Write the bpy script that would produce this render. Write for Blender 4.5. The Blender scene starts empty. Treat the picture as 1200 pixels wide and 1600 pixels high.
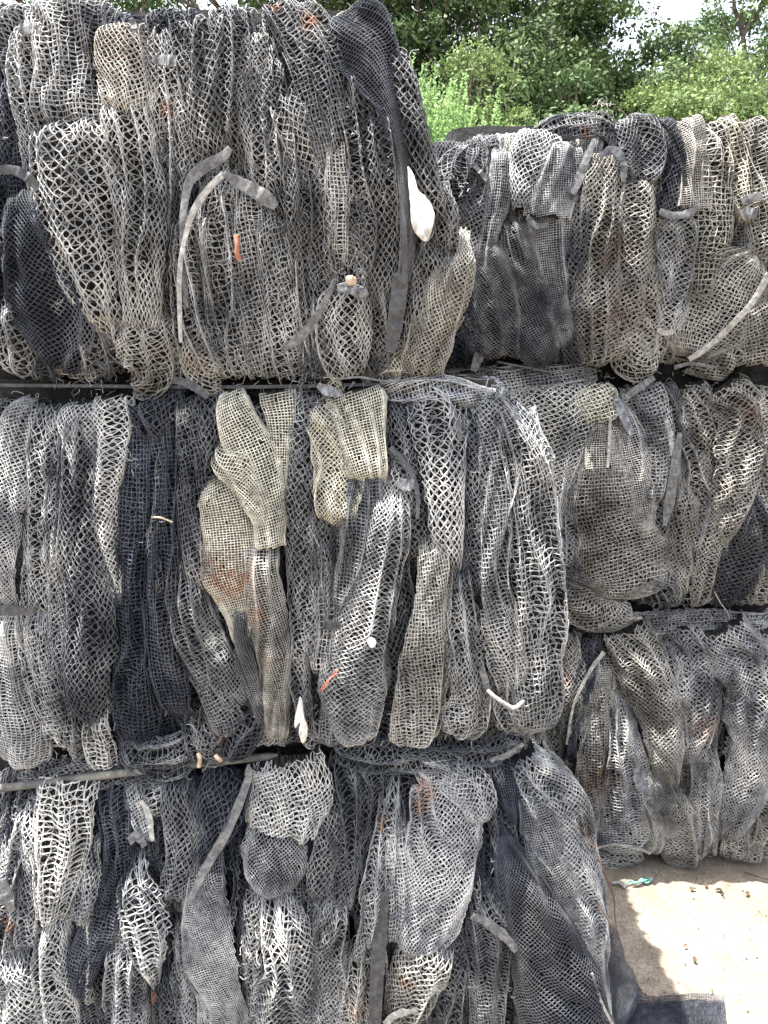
import bpy, math, random
import numpy as np
PI = math.pi
R = math.radians
rng = np.random.default_rng(7)
random.seed(7)
sc = bpy.context.scene

# ------------------------------------------------------------------ camera, sky, sun, exposure
F_PX, CAM_Z, PITCH = 1202.0, 1.64, R(10.8)
cam_d = bpy.data.cameras.new('camera'); cam = bpy.data.objects.new('camera', cam_d)
sc.collection.objects.link(cam); sc.camera = cam
cam_d.sensor_fit = 'VERTICAL'; cam_d.sensor_height = 36; cam_d.lens = F_PX / 1600 * 36
cam_d.clip_start = 0.05; cam_d.clip_end = 2000
cam.location = (0, 0, CAM_Z); cam.rotation_euler = (PI / 2 - PITCH, 0, 0)

SUN_EL, SUN_AZ = R(72), R(-92)      # azimuth measured from +Y (behind the bales) towards +X
sd = (math.sin(SUN_AZ) * math.cos(SUN_EL), math.cos(SUN_AZ) * math.cos(SUN_EL), math.sin(SUN_EL))
world = bpy.data.worlds.new('World'); sc.world = world; world.use_nodes = True
nt = world.node_tree; nt.nodes.clear()
sky = nt.nodes.new('ShaderNodeTexSky'); sky.sky_type = 'NISHITA'; sky.sun_disc = False
sky.sun_elevation = SUN_EL; sky.sun_rotation = SUN_AZ; sky.air_density = 1.0; sky.dust_density = 4.0; sky.ozone_density = 0.6
bg = nt.nodes.new('ShaderNodeBackground'); bg.inputs[1].default_value = 0.15
out = nt.nodes.new('ShaderNodeOutputWorld')
hs = nt.nodes.new('ShaderNodeHueSaturation'); hs.inputs['Saturation'].default_value = .45     # thin bright cloud veil: an almost white sky
nt.links.new(sky.outputs[0], hs.inputs['Color']); nt.links.new(hs.outputs[0], bg.inputs[0]); nt.links.new(bg.outputs[0], out.inputs[0])
sun_d = bpy.data.lights.new('sun', 'SUN'); sun_d.energy = 4.0; sun_d.angle = R(0.53); sun_d.color = (1, .95, .87)
sun = bpy.data.objects.new('sun', sun_d); sc.collection.objects.link(sun)
from mathutils import Vector
sun.rotation_euler = Vector(sd).to_track_quat('Z', 'Y').to_euler(); sun.location = (0, 0, 10)
sc.view_settings.view_transform = 'Standard'; sc.view_settings.look = 'None'
sc.view_settings.exposure = 2.2; sc.view_settings.gamma = 1
sc.cycles.max_bounces = 5; sc.cycles.diffuse_bounces = 2; sc.cycles.transparent_max_bounces = 8
sc.cycles.use_denoising = True

# ------------------------------------------------------------------ helpers
def at(px, py, Y):
    """photo pixel -> point on the vertical plane at distance Y (arrays allowed)"""
    px = np.asarray(px, float); py = np.asarray(py, float)
    x = (px - 600) / F_PX; y = -(py - 800) / F_PX
    dy = math.cos(PITCH) + y * math.sin(PITCH); dz = -math.sin(PITCH) + y * math.cos(PITCH)
    return x / dy * Y, CAM_Z + dz / dy * Y

def ground_at(px, py, z=0.0):
    x = (px - 600) / F_PX; y = -(py - 800) / F_PX
    dy = math.cos(PITCH) + y * math.sin(PITCH); dz = -math.sin(PITCH) + y * math.cos(PITCH)
    t = (z - CAM_Z) / dz
    return x * t, dy * t

_T = rng.random((64, 64)) * 2 - 1
def vn(x, y, seed=0):
    """smooth 2-D value noise, -1..1"""
    x = np.asarray(x, float) + seed * 7.31; y = np.asarray(y, float) + seed * 3.17
    x, y = np.broadcast_arrays(x, y)
    xi = np.floor(x).astype(int); yi = np.floor(y).astype(int)
    fx = x - xi; fy = y - yi
    fx = fx * fx * (3 - 2 * fx); fy = fy * fy * (3 - 2 * fy)
    a = _T[xi % 64, yi % 64]; b = _T[(xi + 1) % 64, yi % 64]
    c = _T[xi % 64, (yi + 1) % 64]; d = _T[(xi + 1) % 64, (yi + 1) % 64]
    return (a * (1 - fx) + b * fx) * (1 - fy) + (c * (1 - fx) + d * fx) * fy

def mesh_obj(name, V, Fq, mat, parent=None, smooth=True, attrs=None, mat2=None, nmat2=0, uv=None):
    """V (n,3), Fq (m,k) same-size faces or list of such arrays -> one mesh object"""
    if not isinstance(Fq, list): Fq = [Fq]
    me = bpy.data.meshes.new(name)
    V = np.asarray(V, np.float32)
    loc = np.zeros(3)
    if parent is not None: V = V - np.array(parent['_o'], np.float32)
    me.vertices.add(len(V)); me.vertices.foreach_set('co', V.ravel())
    idx = np.concatenate([f.ravel() for f in Fq]).astype(np.int32)
    starts = []; s0 = 0
    for f in Fq:
        starts.append(s0 + np.arange(len(f)) * f.shape[1]); s0 += f.size
    starts = np.concatenate(starts).astype(np.int32)
    me.loops.add(len(idx)); me.loops.foreach_set('vertex_index', idx)
    me.polygons.add(len(starts)); me.polygons.foreach_set('loop_start', starts)
    if smooth: me.polygons.foreach_set('use_smooth', np.ones(len(starts), bool))
    if attrs:
        for k, a in attrs.items():
            at_ = me.attributes.new(k, 'FLOAT', 'POINT'); at_.data.foreach_set('value', np.asarray(a, np.float32))
    if mat2 is not None:
        me.materials.append(mat); me.materials.append(mat2)
        mi = np.zeros(len(starts), np.int32); mi[len(starts) - nmat2:] = 1; me.polygons.foreach_set('material_index', mi)
    else: me.materials.append(mat)
    if uv is not None:
        a2 = me.attributes.new('net_uv', 'FLOAT2', 'POINT'); a2.data.foreach_set('vector', np.asarray(uv, np.float32).ravel())
    me.update(calc_edges=True)
    o = bpy.data.objects.new(name, me); sc.collection.objects.link(o)
    if parent is not None: o.parent = parent
    return o

def tag(o, label=None, cat=None, group=None, kind=None):
    if label: o['label'] = label
    if cat: o['category'] = cat
    if group: o['group'] = group
    if kind: o['kind'] = kind
    return o

def empty(name, loc, label, cat, group=None):
    o = bpy.data.objects.new(name, None); sc.collection.objects.link(o)
    o.location = loc; o.empty_display_size = .1; o['_o'] = list(map(float, loc))
    return tag(o, label, cat, group)

def norm(v): return v / np.maximum(np.linalg.norm(v, axis=-1, keepdims=True), 1e-9)

def tubes(P, rad, ref, k=3):
    """P (n,m,3) n polylines of m points, rad (n,m) -> verts, quads"""
    n, m, _ = P.shape
    T = np.empty_like(P); T[:, 1:-1] = P[:, 2:] - P[:, :-2]; T[:, 0] = P[:, 1] - P[:, 0]; T[:, -1] = P[:, -1] - P[:, -2]
    T = norm(T + 1e-7)
    ref = np.broadcast_to(ref, P.shape) + T[..., [1, 2, 0]] * .12
    S = norm(np.cross(T, ref)); Nn = np.cross(S, T)
    V = np.empty((n, m, k, 3))
    for j in range(k):
        a = PI / 2 + 2 * PI * j / k
        V[:, :, j] = P + rad[..., None] * (math.cos(a) * S + math.sin(a) * Nn)
    base = (np.arange(n) * m * k)[:, None, None] + (np.arange(m - 1) * k)[None, :, None]
    j = np.arange(k)[None, None]; j2 = (np.arange(k) + 1)[None, None] % k
    Q = np.stack([base + j, base + j2, base + k + j2, base + k + j], -1).reshape(-1, 4)
    return V.reshape(-1, 3), Q

def spline(pts, n):
    """Catmull-Rom through rows of pts -> n rows, evenly by chord length"""
    p = np.asarray(pts, float)
    if len(p) == 2:
        u = np.linspace(0, 1, n)[:, None]; return p[0] * (1 - u) + p[1] * u
    q = np.vstack([2 * p[0] - p[1], p, 2 * p[-1] - p[-2]])
    res = []
    for i in range(1, len(q) - 2):
        u = np.linspace(0, 1, 24, endpoint=False)[:, None]
        a, b, c, d = q[i - 1], q[i], q[i + 1], q[i + 2]
        res.append(.5 * (2 * b + (c - a) * u + (2 * a - 5 * b + 4 * c - d) * u ** 2 + (3 * b - a - 3 * c + d) * u ** 3))
    res.append(p[-1:]); res = np.vstack(res)
    L = np.concatenate([[0], np.cumsum(np.linalg.norm(np.diff(res[:, :2], axis=0), axis=1))])
    s = np.linspace(0, L[-1], n)
    return np.stack([np.interp(s, L, res[:, k]) for k in range(res.shape[1])], 1)

# ------------------------------------------------------------------ materials
def new_mat(name):
    m = bpy.data.materials.new(name); m.use_nodes = True
    t = m.node_tree; b = t.nodes['Principled BSDF']
    return m, t, b
def node(t, ty, **kw):
    n = t.nodes.new(ty)
    for k, v in kw.items(): setattr(n, k, v)
    return n
def noise(t, scale, detail=3, rough=.6, src='Object', vec=None):
    n = node(t, 'ShaderNodeTexNoise'); n.inputs['Scale'].default_value = scale
    n.inputs['Detail'].default_value = detail; n.inputs['Roughness'].default_value = rough
    if vec is None:
        tc = node(t, 'ShaderNodeTexCoord'); t.links.new(tc.outputs[src], n.inputs['Vector'])
    else: t.links.new(vec, n.inputs['Vector'])
    return n.outputs['Fac']
def ramp(t, fac, stops, interp='LINEAR'):
    r = node(t, 'ShaderNodeValToRGB'); r.color_ramp.interpolation = interp
    while len(r.color_ramp.elements) < len(stops): r.color_ramp.elements.new(.5)
    for e, (p, c) in zip(r.color_ramp.elements, stops):
        e.position = p; e.color = (c[0], c[1], c[2], 1) if not isinstance(c, (int, float)) else (c, c, c, 1)
    t.links.new(fac, r.inputs[0]); return r.outputs[0]
def mix(t, fac, a, b, mode='MIX'):
    n = node(t, 'ShaderNodeMix', data_type='RGBA', blend_type=mode)
    for s, v in ((0, fac), (6, a), (7, b)):
        if isinstance(v, (int, float)): n.inputs[s].default_value = v
        elif isinstance(v, tuple): n.inputs[s].default_value = (*v, 1)
        else: t.links.new(v, n.inputs[s])
    return n.outputs[2]

def net_mat(name, dark, mid, dust, lo=.36, hi=.62):
    """weathered twine: dark plastic under uneven grey dust, plus rust and lime stain attributes"""
    m, t, b = new_mat(name)
    n1 = noise(t, 7, 4, .65); n2 = noise(t, 90, 2, .5)
    c1 = ramp(t, n1, [(lo, dark), ((lo + hi) / 2, mid), (hi, dust)])
    v2 = ramp(t, n2, [(.3, .62), (.5, 1.0), (.7, 1.35)])
    c = mix(t, .75, c1, v2, 'MULTIPLY')
    n3 = noise(t, 2.2, 2, .5)
    c = mix(t, ramp(t, n3, [(.5, 0.0), (.68, .20)]), c, (.34, .315, .26))
    for an, col in (('rust', (.34, .135, .05)), ('lime', (.78, .77, .72)), ('blue', (.12, .15, .23))):
        a = node(t, 'ShaderNodeAttribute', attribute_name=an)
        gr = noise(t, 70, 4, .75)
        mm = node(t, 'ShaderNodeMath', operation='MULTIPLY'); t.links.new(a.outputs['Fac'], mm.inputs[0])
        t.links.new(ramp(t, gr, [(.38, .12), (.56, 1.0)]), mm.inputs[1])
        c = mix(t, mm.outputs[0], c, col)
    t.links.new(c, b.inputs['Base Color'])
    b.inputs['Roughness'].default_value = .72; b.inputs['Specular IOR Level'].default_value = .35
    return m
NM = {
 'g': net_mat('twine_grey', (.09, .096, .106), (.27, .278, .288), (.50, .50, .49)),
 'k': net_mat('twine_charcoal', (.042, .047, .057), (.125, .132, .145), (.30, .304, .305), .36, .68),
 'u': net_mat('twine_blue_black', (.016, .021, .033), (.052, .060, .080), (.16, .168, .19), .38, .74),
 'b': net_mat('twine_beige', (.33, .318, .262), (.54, .525, .435), (.70, .68, .58)),
 'n': net_mat('twine_brown', (.14, .135, .122), (.30, .29, .268), (.48, .47, .435)),
 'w': net_mat('twine_pale', (.26, .26, .255), (.44, .437, .42), (.62, .61, .58)),
}
def shaded_under_mat(name, hole, line, scale):
    """sheet for the packed net layers, shade between them painted into the colour"""
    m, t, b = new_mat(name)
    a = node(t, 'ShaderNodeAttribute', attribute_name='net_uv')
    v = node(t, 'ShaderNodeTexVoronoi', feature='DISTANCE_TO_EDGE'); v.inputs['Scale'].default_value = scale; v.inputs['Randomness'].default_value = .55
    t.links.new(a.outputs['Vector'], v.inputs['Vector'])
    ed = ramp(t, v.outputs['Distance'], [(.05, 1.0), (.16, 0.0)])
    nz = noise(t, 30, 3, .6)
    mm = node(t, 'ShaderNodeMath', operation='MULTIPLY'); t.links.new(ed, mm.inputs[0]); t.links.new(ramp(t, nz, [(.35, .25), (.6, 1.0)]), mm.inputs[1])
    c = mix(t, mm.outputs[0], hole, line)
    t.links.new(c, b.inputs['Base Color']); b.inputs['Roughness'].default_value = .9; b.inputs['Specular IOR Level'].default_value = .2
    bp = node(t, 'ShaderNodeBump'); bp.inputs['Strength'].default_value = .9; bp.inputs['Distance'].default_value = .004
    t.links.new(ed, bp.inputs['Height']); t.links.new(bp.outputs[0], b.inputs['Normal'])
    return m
UM = {'g': shaded_under_mat('under_grey_shaded', (.006, .006, .006), (.055, .054, .052), 120), 'k': shaded_under_mat('under_charcoal_shaded', (.004, .004, .005), (.026, .026, .028), 120),  # darkened copies of the net colours: shade in the holes is painted in
      'u': shaded_under_mat('under_blue_black_shaded', (.003, .0035, .005), (.015, .016, .020), 150), 'b': shaded_under_mat('under_beige_shaded', (.016, .015, .012), (.13, .12, .10), 160),
      'n': shaded_under_mat('under_brown_shaded', (.006, .0055, .005), (.052, .048, .041), 120), 'w': shaded_under_mat('under_pale_shaded', (.007, .007, .007), (.070, .069, .065), 110)}
def plain_mat(name, cols, scale=20, rough=.7, bump=.0, detail=4, spec=.4):
    m, t, b = new_mat(name)
    n = noise(t, scale, detail, .65)
    t.links.new(ramp(t, n, [(.35 + .3 * i / (len(cols) - 1), c) for i, c in enumerate(cols)]), b.inputs['Base Color'])
    b.inputs['Roughness'].default_value = rough; b.inputs['Specular IOR Level'].default_value = spec
    if bump:
        bp = node(t, 'ShaderNodeBump'); bp.inputs['Strength'].default_value = bump; bp.inputs['Distance'].default_value = .01
        t.links.new(noise(t, scale * 3, 4, .7), bp.inputs['Height']); t.links.new(bp.outputs[0], b.inputs['Normal'])
    return m
M_core = plain_mat('packed_core_shaded', [(.004, .004, .005), (.010, .010, .011), (.026, .025, .024)], 40, .95, .8)  # near-black: the shade of gaps and seams is put into the core colour
M_hem = plain_mat('hem_grey', [(.055, .057, .062), (.10, .102, .106), (.17, .17, .165)], 90, .7, .25)
M_hemd = plain_mat('hem_dark', [(.022, .024, .028), (.04, .043, .049), (.07, .073, .078)], 90, .55, .25)
M_heml = plain_mat('hem_pale', [(.17, .168, .16), (.27, .265, .25), (.40, .395, .37)], 90, .8, .25)
M_pole = plain_mat('board_weathered', [(.05, .05, .048), (.10, .10, .092), (.20, .19, .165)], 18, .8, .5)
M_white = plain_mat('white_plastic_film', [(.40, .39, .36), (.66, .65, .63), (.80, .80, .79)], 30, .5, .5)
M_rag = plain_mat('grey_rag', [(.09, .095, .11), (.19, .20, .22), (.34, .35, .37)], 70, .9, .8)
M_wire = plain_mat('rusty_wire', [(.015, .010, .008), (.035, .018, .012), (.07, .03, .018)], 60, .8, .3)
M_brick = plain_mat('terracotta', [(.20, .08, .045), (.30, .13, .08), (.38, .19, .13)], 60, .8, .3)
M_orange = plain_mat('orange_twine', [(.30, .07, .04), (.42, .11, .06), (.5, .17, .1)], 60, .7)
M_teal = plain_mat('teal_twine', [(.05, .17, .15), (.10, .26, .23), (.2, .34, .31)], 60, .7)
M_tan = plain_mat('pale_wood', [(.25, .18, .12), (.40, .31, .22), (.52, .44, .34)], 60, .7)

# ------------------------------------------------------------------ the net-fold builder
# texture letter: cell (m), strand radius (m), aspect, jitter, sub-points, layers, default angle
TX = {'g': (.0082, .00112, 1.0, .09, 2, 2, 4), 'm': (.0069, .00100, 1.05, .08, 1, 2, 8), 'd': (.0092, .00118, 1.30, .08, 2, 2, 45),
      't': (.0084, .00108, 1.25, .15, 2, 2, 35), 'f': (.0051, .00080, 1.0, .05, 1, 1, 6), 'h': (.0060, .00088, 1.15, .05, 1, 1, 40),
      'l': (.0112, .00132, 1.15, .08, 2, 2, 30), 'c': (.0114, .00135, 1.0, .09, 2, 2, 12)}
STAINS = []          # (px, py, r_px, kind, strength)
NEDGE = [0]

class Face:
    """a vertical (or flat) face of a bale that folds are laid on: origin + u*U + v*V + n*N"""
    def __init__(s, Y=None, O=None, U=None, V=None, N=None):
        if Y is not None:
            s.O = np.array([0, Y, 0.]); s.U = np.array([1., 0, 0]); s.V = np.array([0, 0, 1.]); s.N = np.array([0, -1., 0]); s.Y = Y
        else: s.O, s.U, s.V, s.N = map(lambda a: np.array(a, float), (O, U, V, N)); s.Y = None
    z0 = z1 = None
    def bl(s, v):
        if s.z0 is None: return 0. * v
        k = np.clip(np.abs(2 * (v - s.z0) / (s.z1 - s.z0) - 1), 0, 1)
        return .055 * (1 - k ** 2.4) - .012
    def pt(s, u, v, n):
        n = n + s.bl(v)
        return s.O + u[..., None] * s.U + v[..., None] * s.V + n[..., None] * s.N

def fold_surface(C, dep, wr, seed, endr, off, theta=1.75, tilt=0.0, flat=False):
    """C rows (u, v, w) in metres down the centre line; returns L, A, S(a,b)->(u,v,n)"""
    if np.isscalar(endr): endr = (endr, endr)
    L_ = np.concatenate([[0], np.cumsum(np.linalg.norm(np.diff(C[:, :2], axis=0), axis=1))])
    L = L_[-1]; wm = C[:, 2].mean()
    tan = np.gradient(C[:, :2], axis=0); tan = norm(tan); perp = np.stack([-tan[:, 1], tan[:, 0]], 1)
    perp *= -1                                 # heading down -> perp points to +u
    gather = 1.72 if wm < .05 else 1.5
    A = wm * (gather if not flat else 1.05)
    npl = max(1, int(round(2 * wm / (.024 if wm < .05 else .036))))
    ph = rng.random() * 5
    s1 = seed % 17
    t0, t1 = [(-1.7, 1.7), (-1.75, 1.1), (-1.1, 1.75), (-1.3, 1.3)][int(rng.integers(4))]
    if flat: t0, t1 = -1.1, 1.1
    sl0, sl1 = math.sin(max(t0, -PI / 2)), math.sin(min(t1, PI / 2)); smid, shalf = (sl0 + sl1) / 2, (sl1 - sl0) / 2
    sgn = rng.choice([-1, 1]); fq = rng.uniform(5, 9); ph2 = rng.random()
    kink = rng.uniform(-.3, .3)
    def S(a, b, inset=0.):
        t = np.clip(a / A, -1.02, 1.02)
        b_ = np.clip(b, 0, L)
        cu = np.interp(b_, L_, C[:, 0]); cv = np.interp(b_, L_, C[:, 1]); w = np.interp(b_, L_, C[:, 2])
        pu = np.interp(b_, L_, perp[:, 0]); pv = np.interp(b_, L_, perp[:, 1])
        edge = (1 + .16 * vn(b_ * 11, np.sign(t) * 2 + 3, s1) + .07 * vn(b_ * 34, np.sign(t) * 2 + 7, s1))
        cu = cu + .10 * w * vn(b_ * 8, 1, s1 + 9)
        th = t0 + (t1 - t0) * (t + 1) / 2
        d = np.minimum(dep, w * .95)
        lat = w * (np.sin(th) - smid) / shalf * (1 + (edge - 1) * np.abs(t)) * (1 - inset / np.maximum(w, .004))
        n = d * (np.cos(th) - .15) + kink * .5 * d * t
        q = t * npl * .5 + ph + .55 * vn(b_ * 9, t * 1.3, s1 + 1) + .8 * vn(b_ * 3.2, 0 * t, s1 + 2)
        rid = np.abs(np.sin(PI * q)) ** .8
        amp = wr * np.minimum(.024, w * .55) * np.clip(.5 + 1.1 * vn(b_ * 6, t * npl * .45, s1 + 5), .06, 1)
        n = n + amp * (rid - .5)
        n = n + .35 * wr * .012 * vn(b_ * 26 + t * 3, t * 5, s1 + 3) + .013 * vn(b_ * 7, t * 1.5, s1 + 4)
        dg = np.abs(np.sin(PI * (sgn * t * 1.1 + b_ * fq + ph2 + .5 * vn(b_ * 5, t, s1 + 6)))) ** .75      # slanting creases
        n = n + wr * np.minimum(.019, w * .42) * (dg - .5) * np.clip(.55 + vn(b_ * 5, t * 1.5, s1 + 8), 0, 1)
        lat = lat + .25 * amp * np.sin(2 * PI * q)
        for dist, er in ((b_, endr[0]), (L - b_, endr[1])):
            if er < 0:                      # this end slips under the neighbouring folds
                e = np.clip(dist / -er, 0, 1); n = n - (off + .030) * (1 - e * e * (3 - 2 * e)); continue
            e = np.clip((er - dist) / er, 0, 1)
            n = n - er * (1 - np.sqrt(np.maximum(0, 1 - e * e))) * 1.1
        n = n + off + tilt * (b_ / L - .5)
        return cu + pu * lat, cv + pv * lat, n
    return L, A, S

def lattice_edges(L, A, cell, asp, ang, jit, drop):
    """net lattice clipped to |a|<A, 0<b<L : node coordinates and edges with their two families"""
    ca, sa = math.cos(ang), math.sin(ang)
    rad = math.hypot(A, L / 2) + 2 * cell
    n = int(rad / cell) + 2
    i, j = np.meshgrid(np.arange(-n, n + 1), np.arange(-n, n + 1), indexing='ij')
    x = i * cell * ca - j * cell * sa; y = (i * cell * sa + j * cell * ca)
    y = y * asp; x = x / math.sqrt(asp)
    sd_ = rng.random() * 50
    x2 = x + cell * .38 * vn(x * 22, y * 15, sd_) + cell * jit * rng.standard_normal(x.shape)
    y2 = y + cell * .38 * vn(x * 19 + 9, y * 17, sd_) + cell * jit * rng.standard_normal(x.shape) + L / 2
    edge = A * (1 + .05 * vn(y2 * 40, 0 * y2, sd_))
    tear = (vn(x2 * 28, y2 * 22, sd_ + 3) > -.985)
    ok = tear & (np.abs(x2) < edge) & (y2 > 0.002 + .006 * vn(x2 * 60, 1, sd_)) & (y2 < L + .006 * vn(x2 * 60, 2, sd_))
    idx = np.arange(x.size).reshape(x.shape)
    E = []
    for (A0, B0, o0, o1) in ((idx[:-1], idx[1:], ok[:-1], ok[1:]), (idx[:, :-1], idx[:, 1:], ok[:, :-1], ok[:, 1:])):
        k = o0 & o1 & (rng.random(A0.shape) > drop)
        E.append(np.stack([A0[k], B0[k]], 1))
    return x2.ravel(), y2.ravel(), E

def stain_attrs(V, stains):
    at_ = {}
    for kind in ('rust', 'lime', 'blue'):
        ss = [s for s in stains if s[3] == kind]
        if not ss: continue
        # project to the pixel of the photograph the stain was read from (a stain is a patch on the net at that spot of the bale)
        a = np.zeros(len(V))
        for (X, Z, r, _, st) in ss:
            d = np.hypot(V[:, 0] - X, V[:, 2] - Z) / r
            d = d + .35 * vn(V[:, 0] * 60, V[:, 2] * 60, 3)
            a = np.maximum(a, st * np.clip(1.35 - d, 0, 1))
        if a.max() > 0.02: at_[kind] = a
    return at_

def mat_key(m):
    return next(k for k, v in NM.items() if v == m)

def make_net(name, parent, face, C, tx, mat, off=0., dep=None, wr=1., ang=None, seed=0, layers=None, endr=.03, stains=(), drop=.010, cellk=1., theta=1.75, flat=False, tilt=0., label=None, back=.0055):
    cell, r, asp, jit, sub, lay, dang = TX[tx]; cell *= cellk * rng.uniform(.93, 1.08); r *= math.sqrt(cellk)
    if layers is not None: lay = layers
    ang = dang if ang is None else ang
    wm = C[:, 2].mean()
    if dep is None: dep = min(.75 * wm, .034)
    L, A, S = fold_surface(C, dep, wr, seed, endr, off, theta, tilt, flat)
    VV = []; QQ = []; base = 0
    for l in range(lay):
        a0 = R(ang + (0 if l == 0 else rng.uniform(15, 70)) + rng.uniform(-4, 4))
        x, y, E = lattice_edges(L, A, cell * (1 if l == 0 else 1.12), asp, a0, jit * (1 if l == 0 else 1.5), drop * (1 + 2 * l))
        for fam, e in enumerate(E):
            if not len(e): continue
            m = sub + 1
            u = np.linspace(0, 1, m)[None]
            xa, xb = x[e[:, 0]][:, None], x[e[:, 1]][:, None]; ya, yb = y[e[:, 0]][:, None], y[e[:, 1]][:, None]
            X = xa * (1 - u) + xb * u; Y = ya * (1 - u) + yb * u
            if sub > 1:
                bow = np.sin(PI * u) * (cell * (.05 + jit * .6)) * rng.standard_normal((len(e), 1))
                dx, dy = xb - xa, yb - ya; dl = np.hypot(dx, dy) + 1e-9
                X = X - dy / dl * bow; Y = Y + dx / dl * bow
            uu, v, n = S(X, Y)
            n = n - l * (.007 if tx != 'f' else .004) + (.0005 if fam else 0) + np.sin(PI * u) * cell * .10 * rng.standard_normal((len(e), 1)) * (jit * 6)
            P = face.pt(uu, v, n)
            rr = np.ones((len(e), m)) * r * rng.uniform(.78, 1.32, (len(e), 1))
            rr[:, 0] *= 1.3; rr[:, -1] *= 1.3
            V, Q = tubes(P, rr, face.N); VV.append(V); QQ.append(Q + base); base += len(V)
            NEDGE[0] += len(e)
    # backing sheet for the packed under-layers, shade painted in, just behind the net
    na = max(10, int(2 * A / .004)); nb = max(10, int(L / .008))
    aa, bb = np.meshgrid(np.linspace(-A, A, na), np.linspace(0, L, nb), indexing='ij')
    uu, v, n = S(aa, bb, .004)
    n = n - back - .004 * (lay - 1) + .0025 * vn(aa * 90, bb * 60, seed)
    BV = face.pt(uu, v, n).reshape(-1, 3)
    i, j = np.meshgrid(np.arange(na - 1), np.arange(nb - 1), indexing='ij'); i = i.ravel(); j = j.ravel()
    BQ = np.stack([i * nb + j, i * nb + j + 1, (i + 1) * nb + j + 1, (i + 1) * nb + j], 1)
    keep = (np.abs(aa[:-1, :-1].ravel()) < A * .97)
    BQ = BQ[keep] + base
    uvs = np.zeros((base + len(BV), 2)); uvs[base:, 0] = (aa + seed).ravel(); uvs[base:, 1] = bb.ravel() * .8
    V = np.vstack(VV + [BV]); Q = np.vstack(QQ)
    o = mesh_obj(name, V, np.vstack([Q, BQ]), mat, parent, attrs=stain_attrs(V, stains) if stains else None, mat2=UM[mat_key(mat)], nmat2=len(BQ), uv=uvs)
    if label: o['label'] = label
    return o

def px_path(pts, Y, n=60):
    """pixel rows (x,y,halfwidth) -> metre rows on the plane Y"""
    p = spline(pts, n)
    X, Z = at(p[:, 0], p[:, 1], Y)
    W = p[:, 2] / F_PX * Y
    return np.stack([X, Z, np.maximum(W, .004)], 1)

def band(name, parent, face, pts, mat, off, thick=.0022, curl=.5, label=None):
    """a flat hem, strap or batten with real thickness laid along pixel points (x, y, halfwidth[, n])"""
    Y = face.Y; n = 40
    pts = [tuple(p) + (0,) * (4 - len(p)) for p in pts]
    p = spline(pts, n); X, Z = at(p[:, 0], p[:, 1], Y - off - .03); W = p[:, 2] / F_PX * Y * .85
    W = W * (1 + .07 * vn(np.arange(n) * .6, 0, len(parent.children) if parent else 1))
    T = norm(np.gradient(np.stack([X, Z], 1), axis=0)); perp = np.stack([-T[:, 1], T[:, 0]], 1)
    nn = off + p[:, 3] + .003 * vn(np.arange(n) * .35, 5, 2)
    tw = curl * vn(np.arange(n) * .12, 8, 4)
    ks = np.linspace(-1, 1, 6)
    def surf(d):
        rows = []
        for k in ks:
            rows.append(face.pt(X + perp[:, 0] * W * k, Z + perp[:, 1] * W * k, nn + W * k * tw + .08 * W * (1 - k * k) + d + .0007 * vn(np.arange(n) * .9, k * 3, 6)))
        return np.stack(rows, 1)
    a, b = surf(thick / 2), surf(-thick / 2); K = len(ks)
    V = np.concatenate([a.reshape(-1, 3), b.reshape(-1, 3)]); N0 = n * K; V = np.concatenate([V, V]); M0 = 2 * N0
    i, j = np.meshgrid(np.arange(n - 1), np.arange(K - 1), indexing='ij'); i = i.ravel(); j = j.ravel()
    q = np.stack([i * K + j, i * K + j + 1, (i + 1) * K + j + 1, (i + 1) * K + j], 1)
    Q = [q, q[:, ::-1] + N0]
    i = np.arange(n - 1)
    for jj in (0, K - 1): Q.append(np.stack([i * K + jj, (i + 1) * K + jj, (i + 1) * K + jj + N0, i * K + jj + N0], 1) + M0)
    j = np.arange(K - 1)
    for ii in (0, n - 1): Q.append(np.stack([ii * K + j, ii * K + j + N0, ii * K + j + 1 + N0, ii * K + j + 1], 1) + M0)
    o = mesh_obj(name, V, np.vstack(Q), mat, parent)
    if label: o['label'] = label
    return o

def twine(name, parent, P, r, mat, k=6, n=40):
    p = spline3(np.asarray(P, float), n)
    rr = np.full((1, n), r); rr[0, 0] *= .4; rr[0, -1] *= .4
    V, Q = tubes(p[None], rr, np.array([.1, -.9, .2]), k)
    return mesh_obj(name, V, Q, mat, parent)
def spline3(p, n):
    if len(p) == 2: u = np.linspace(0, 1, n)[:, None]; return p[0] * (1 - u) + p[1] * u
    q = np.vstack([2 * p[0] - p[1], p, 2 * p[-1] - p[-2]]); res = []
    for i in range(1, len(q) - 2):
        u = np.linspace(0, 1, 20, endpoint=False)[:, None]; a, b, c, d = q[i - 1:i + 3]
        res.append(.5 * (2 * b + (c - a) * u + (2 * a - 5 * b + 4 * c - d) * u ** 2 + (3 * b - a - 3 * c + d) * u ** 3))
    res.append(p[-1:]); res = np.vstack(res)
    L = np.concatenate([[0], np.cumsum(np.linalg.norm(np.diff(res, axis=0), axis=1))]); s = np.linspace(0, L[-1], n)
    return np.stack([np.interp(s, L, res[:, k]) for k in range(3)], 1)
def P3(face, px, py, n=0.):
    X, Z = at(px, py, face.Y - n - .03); n = n + float(face.bl(Z)); return np.array([float(X), face.Y - n, float(Z)])

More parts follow.
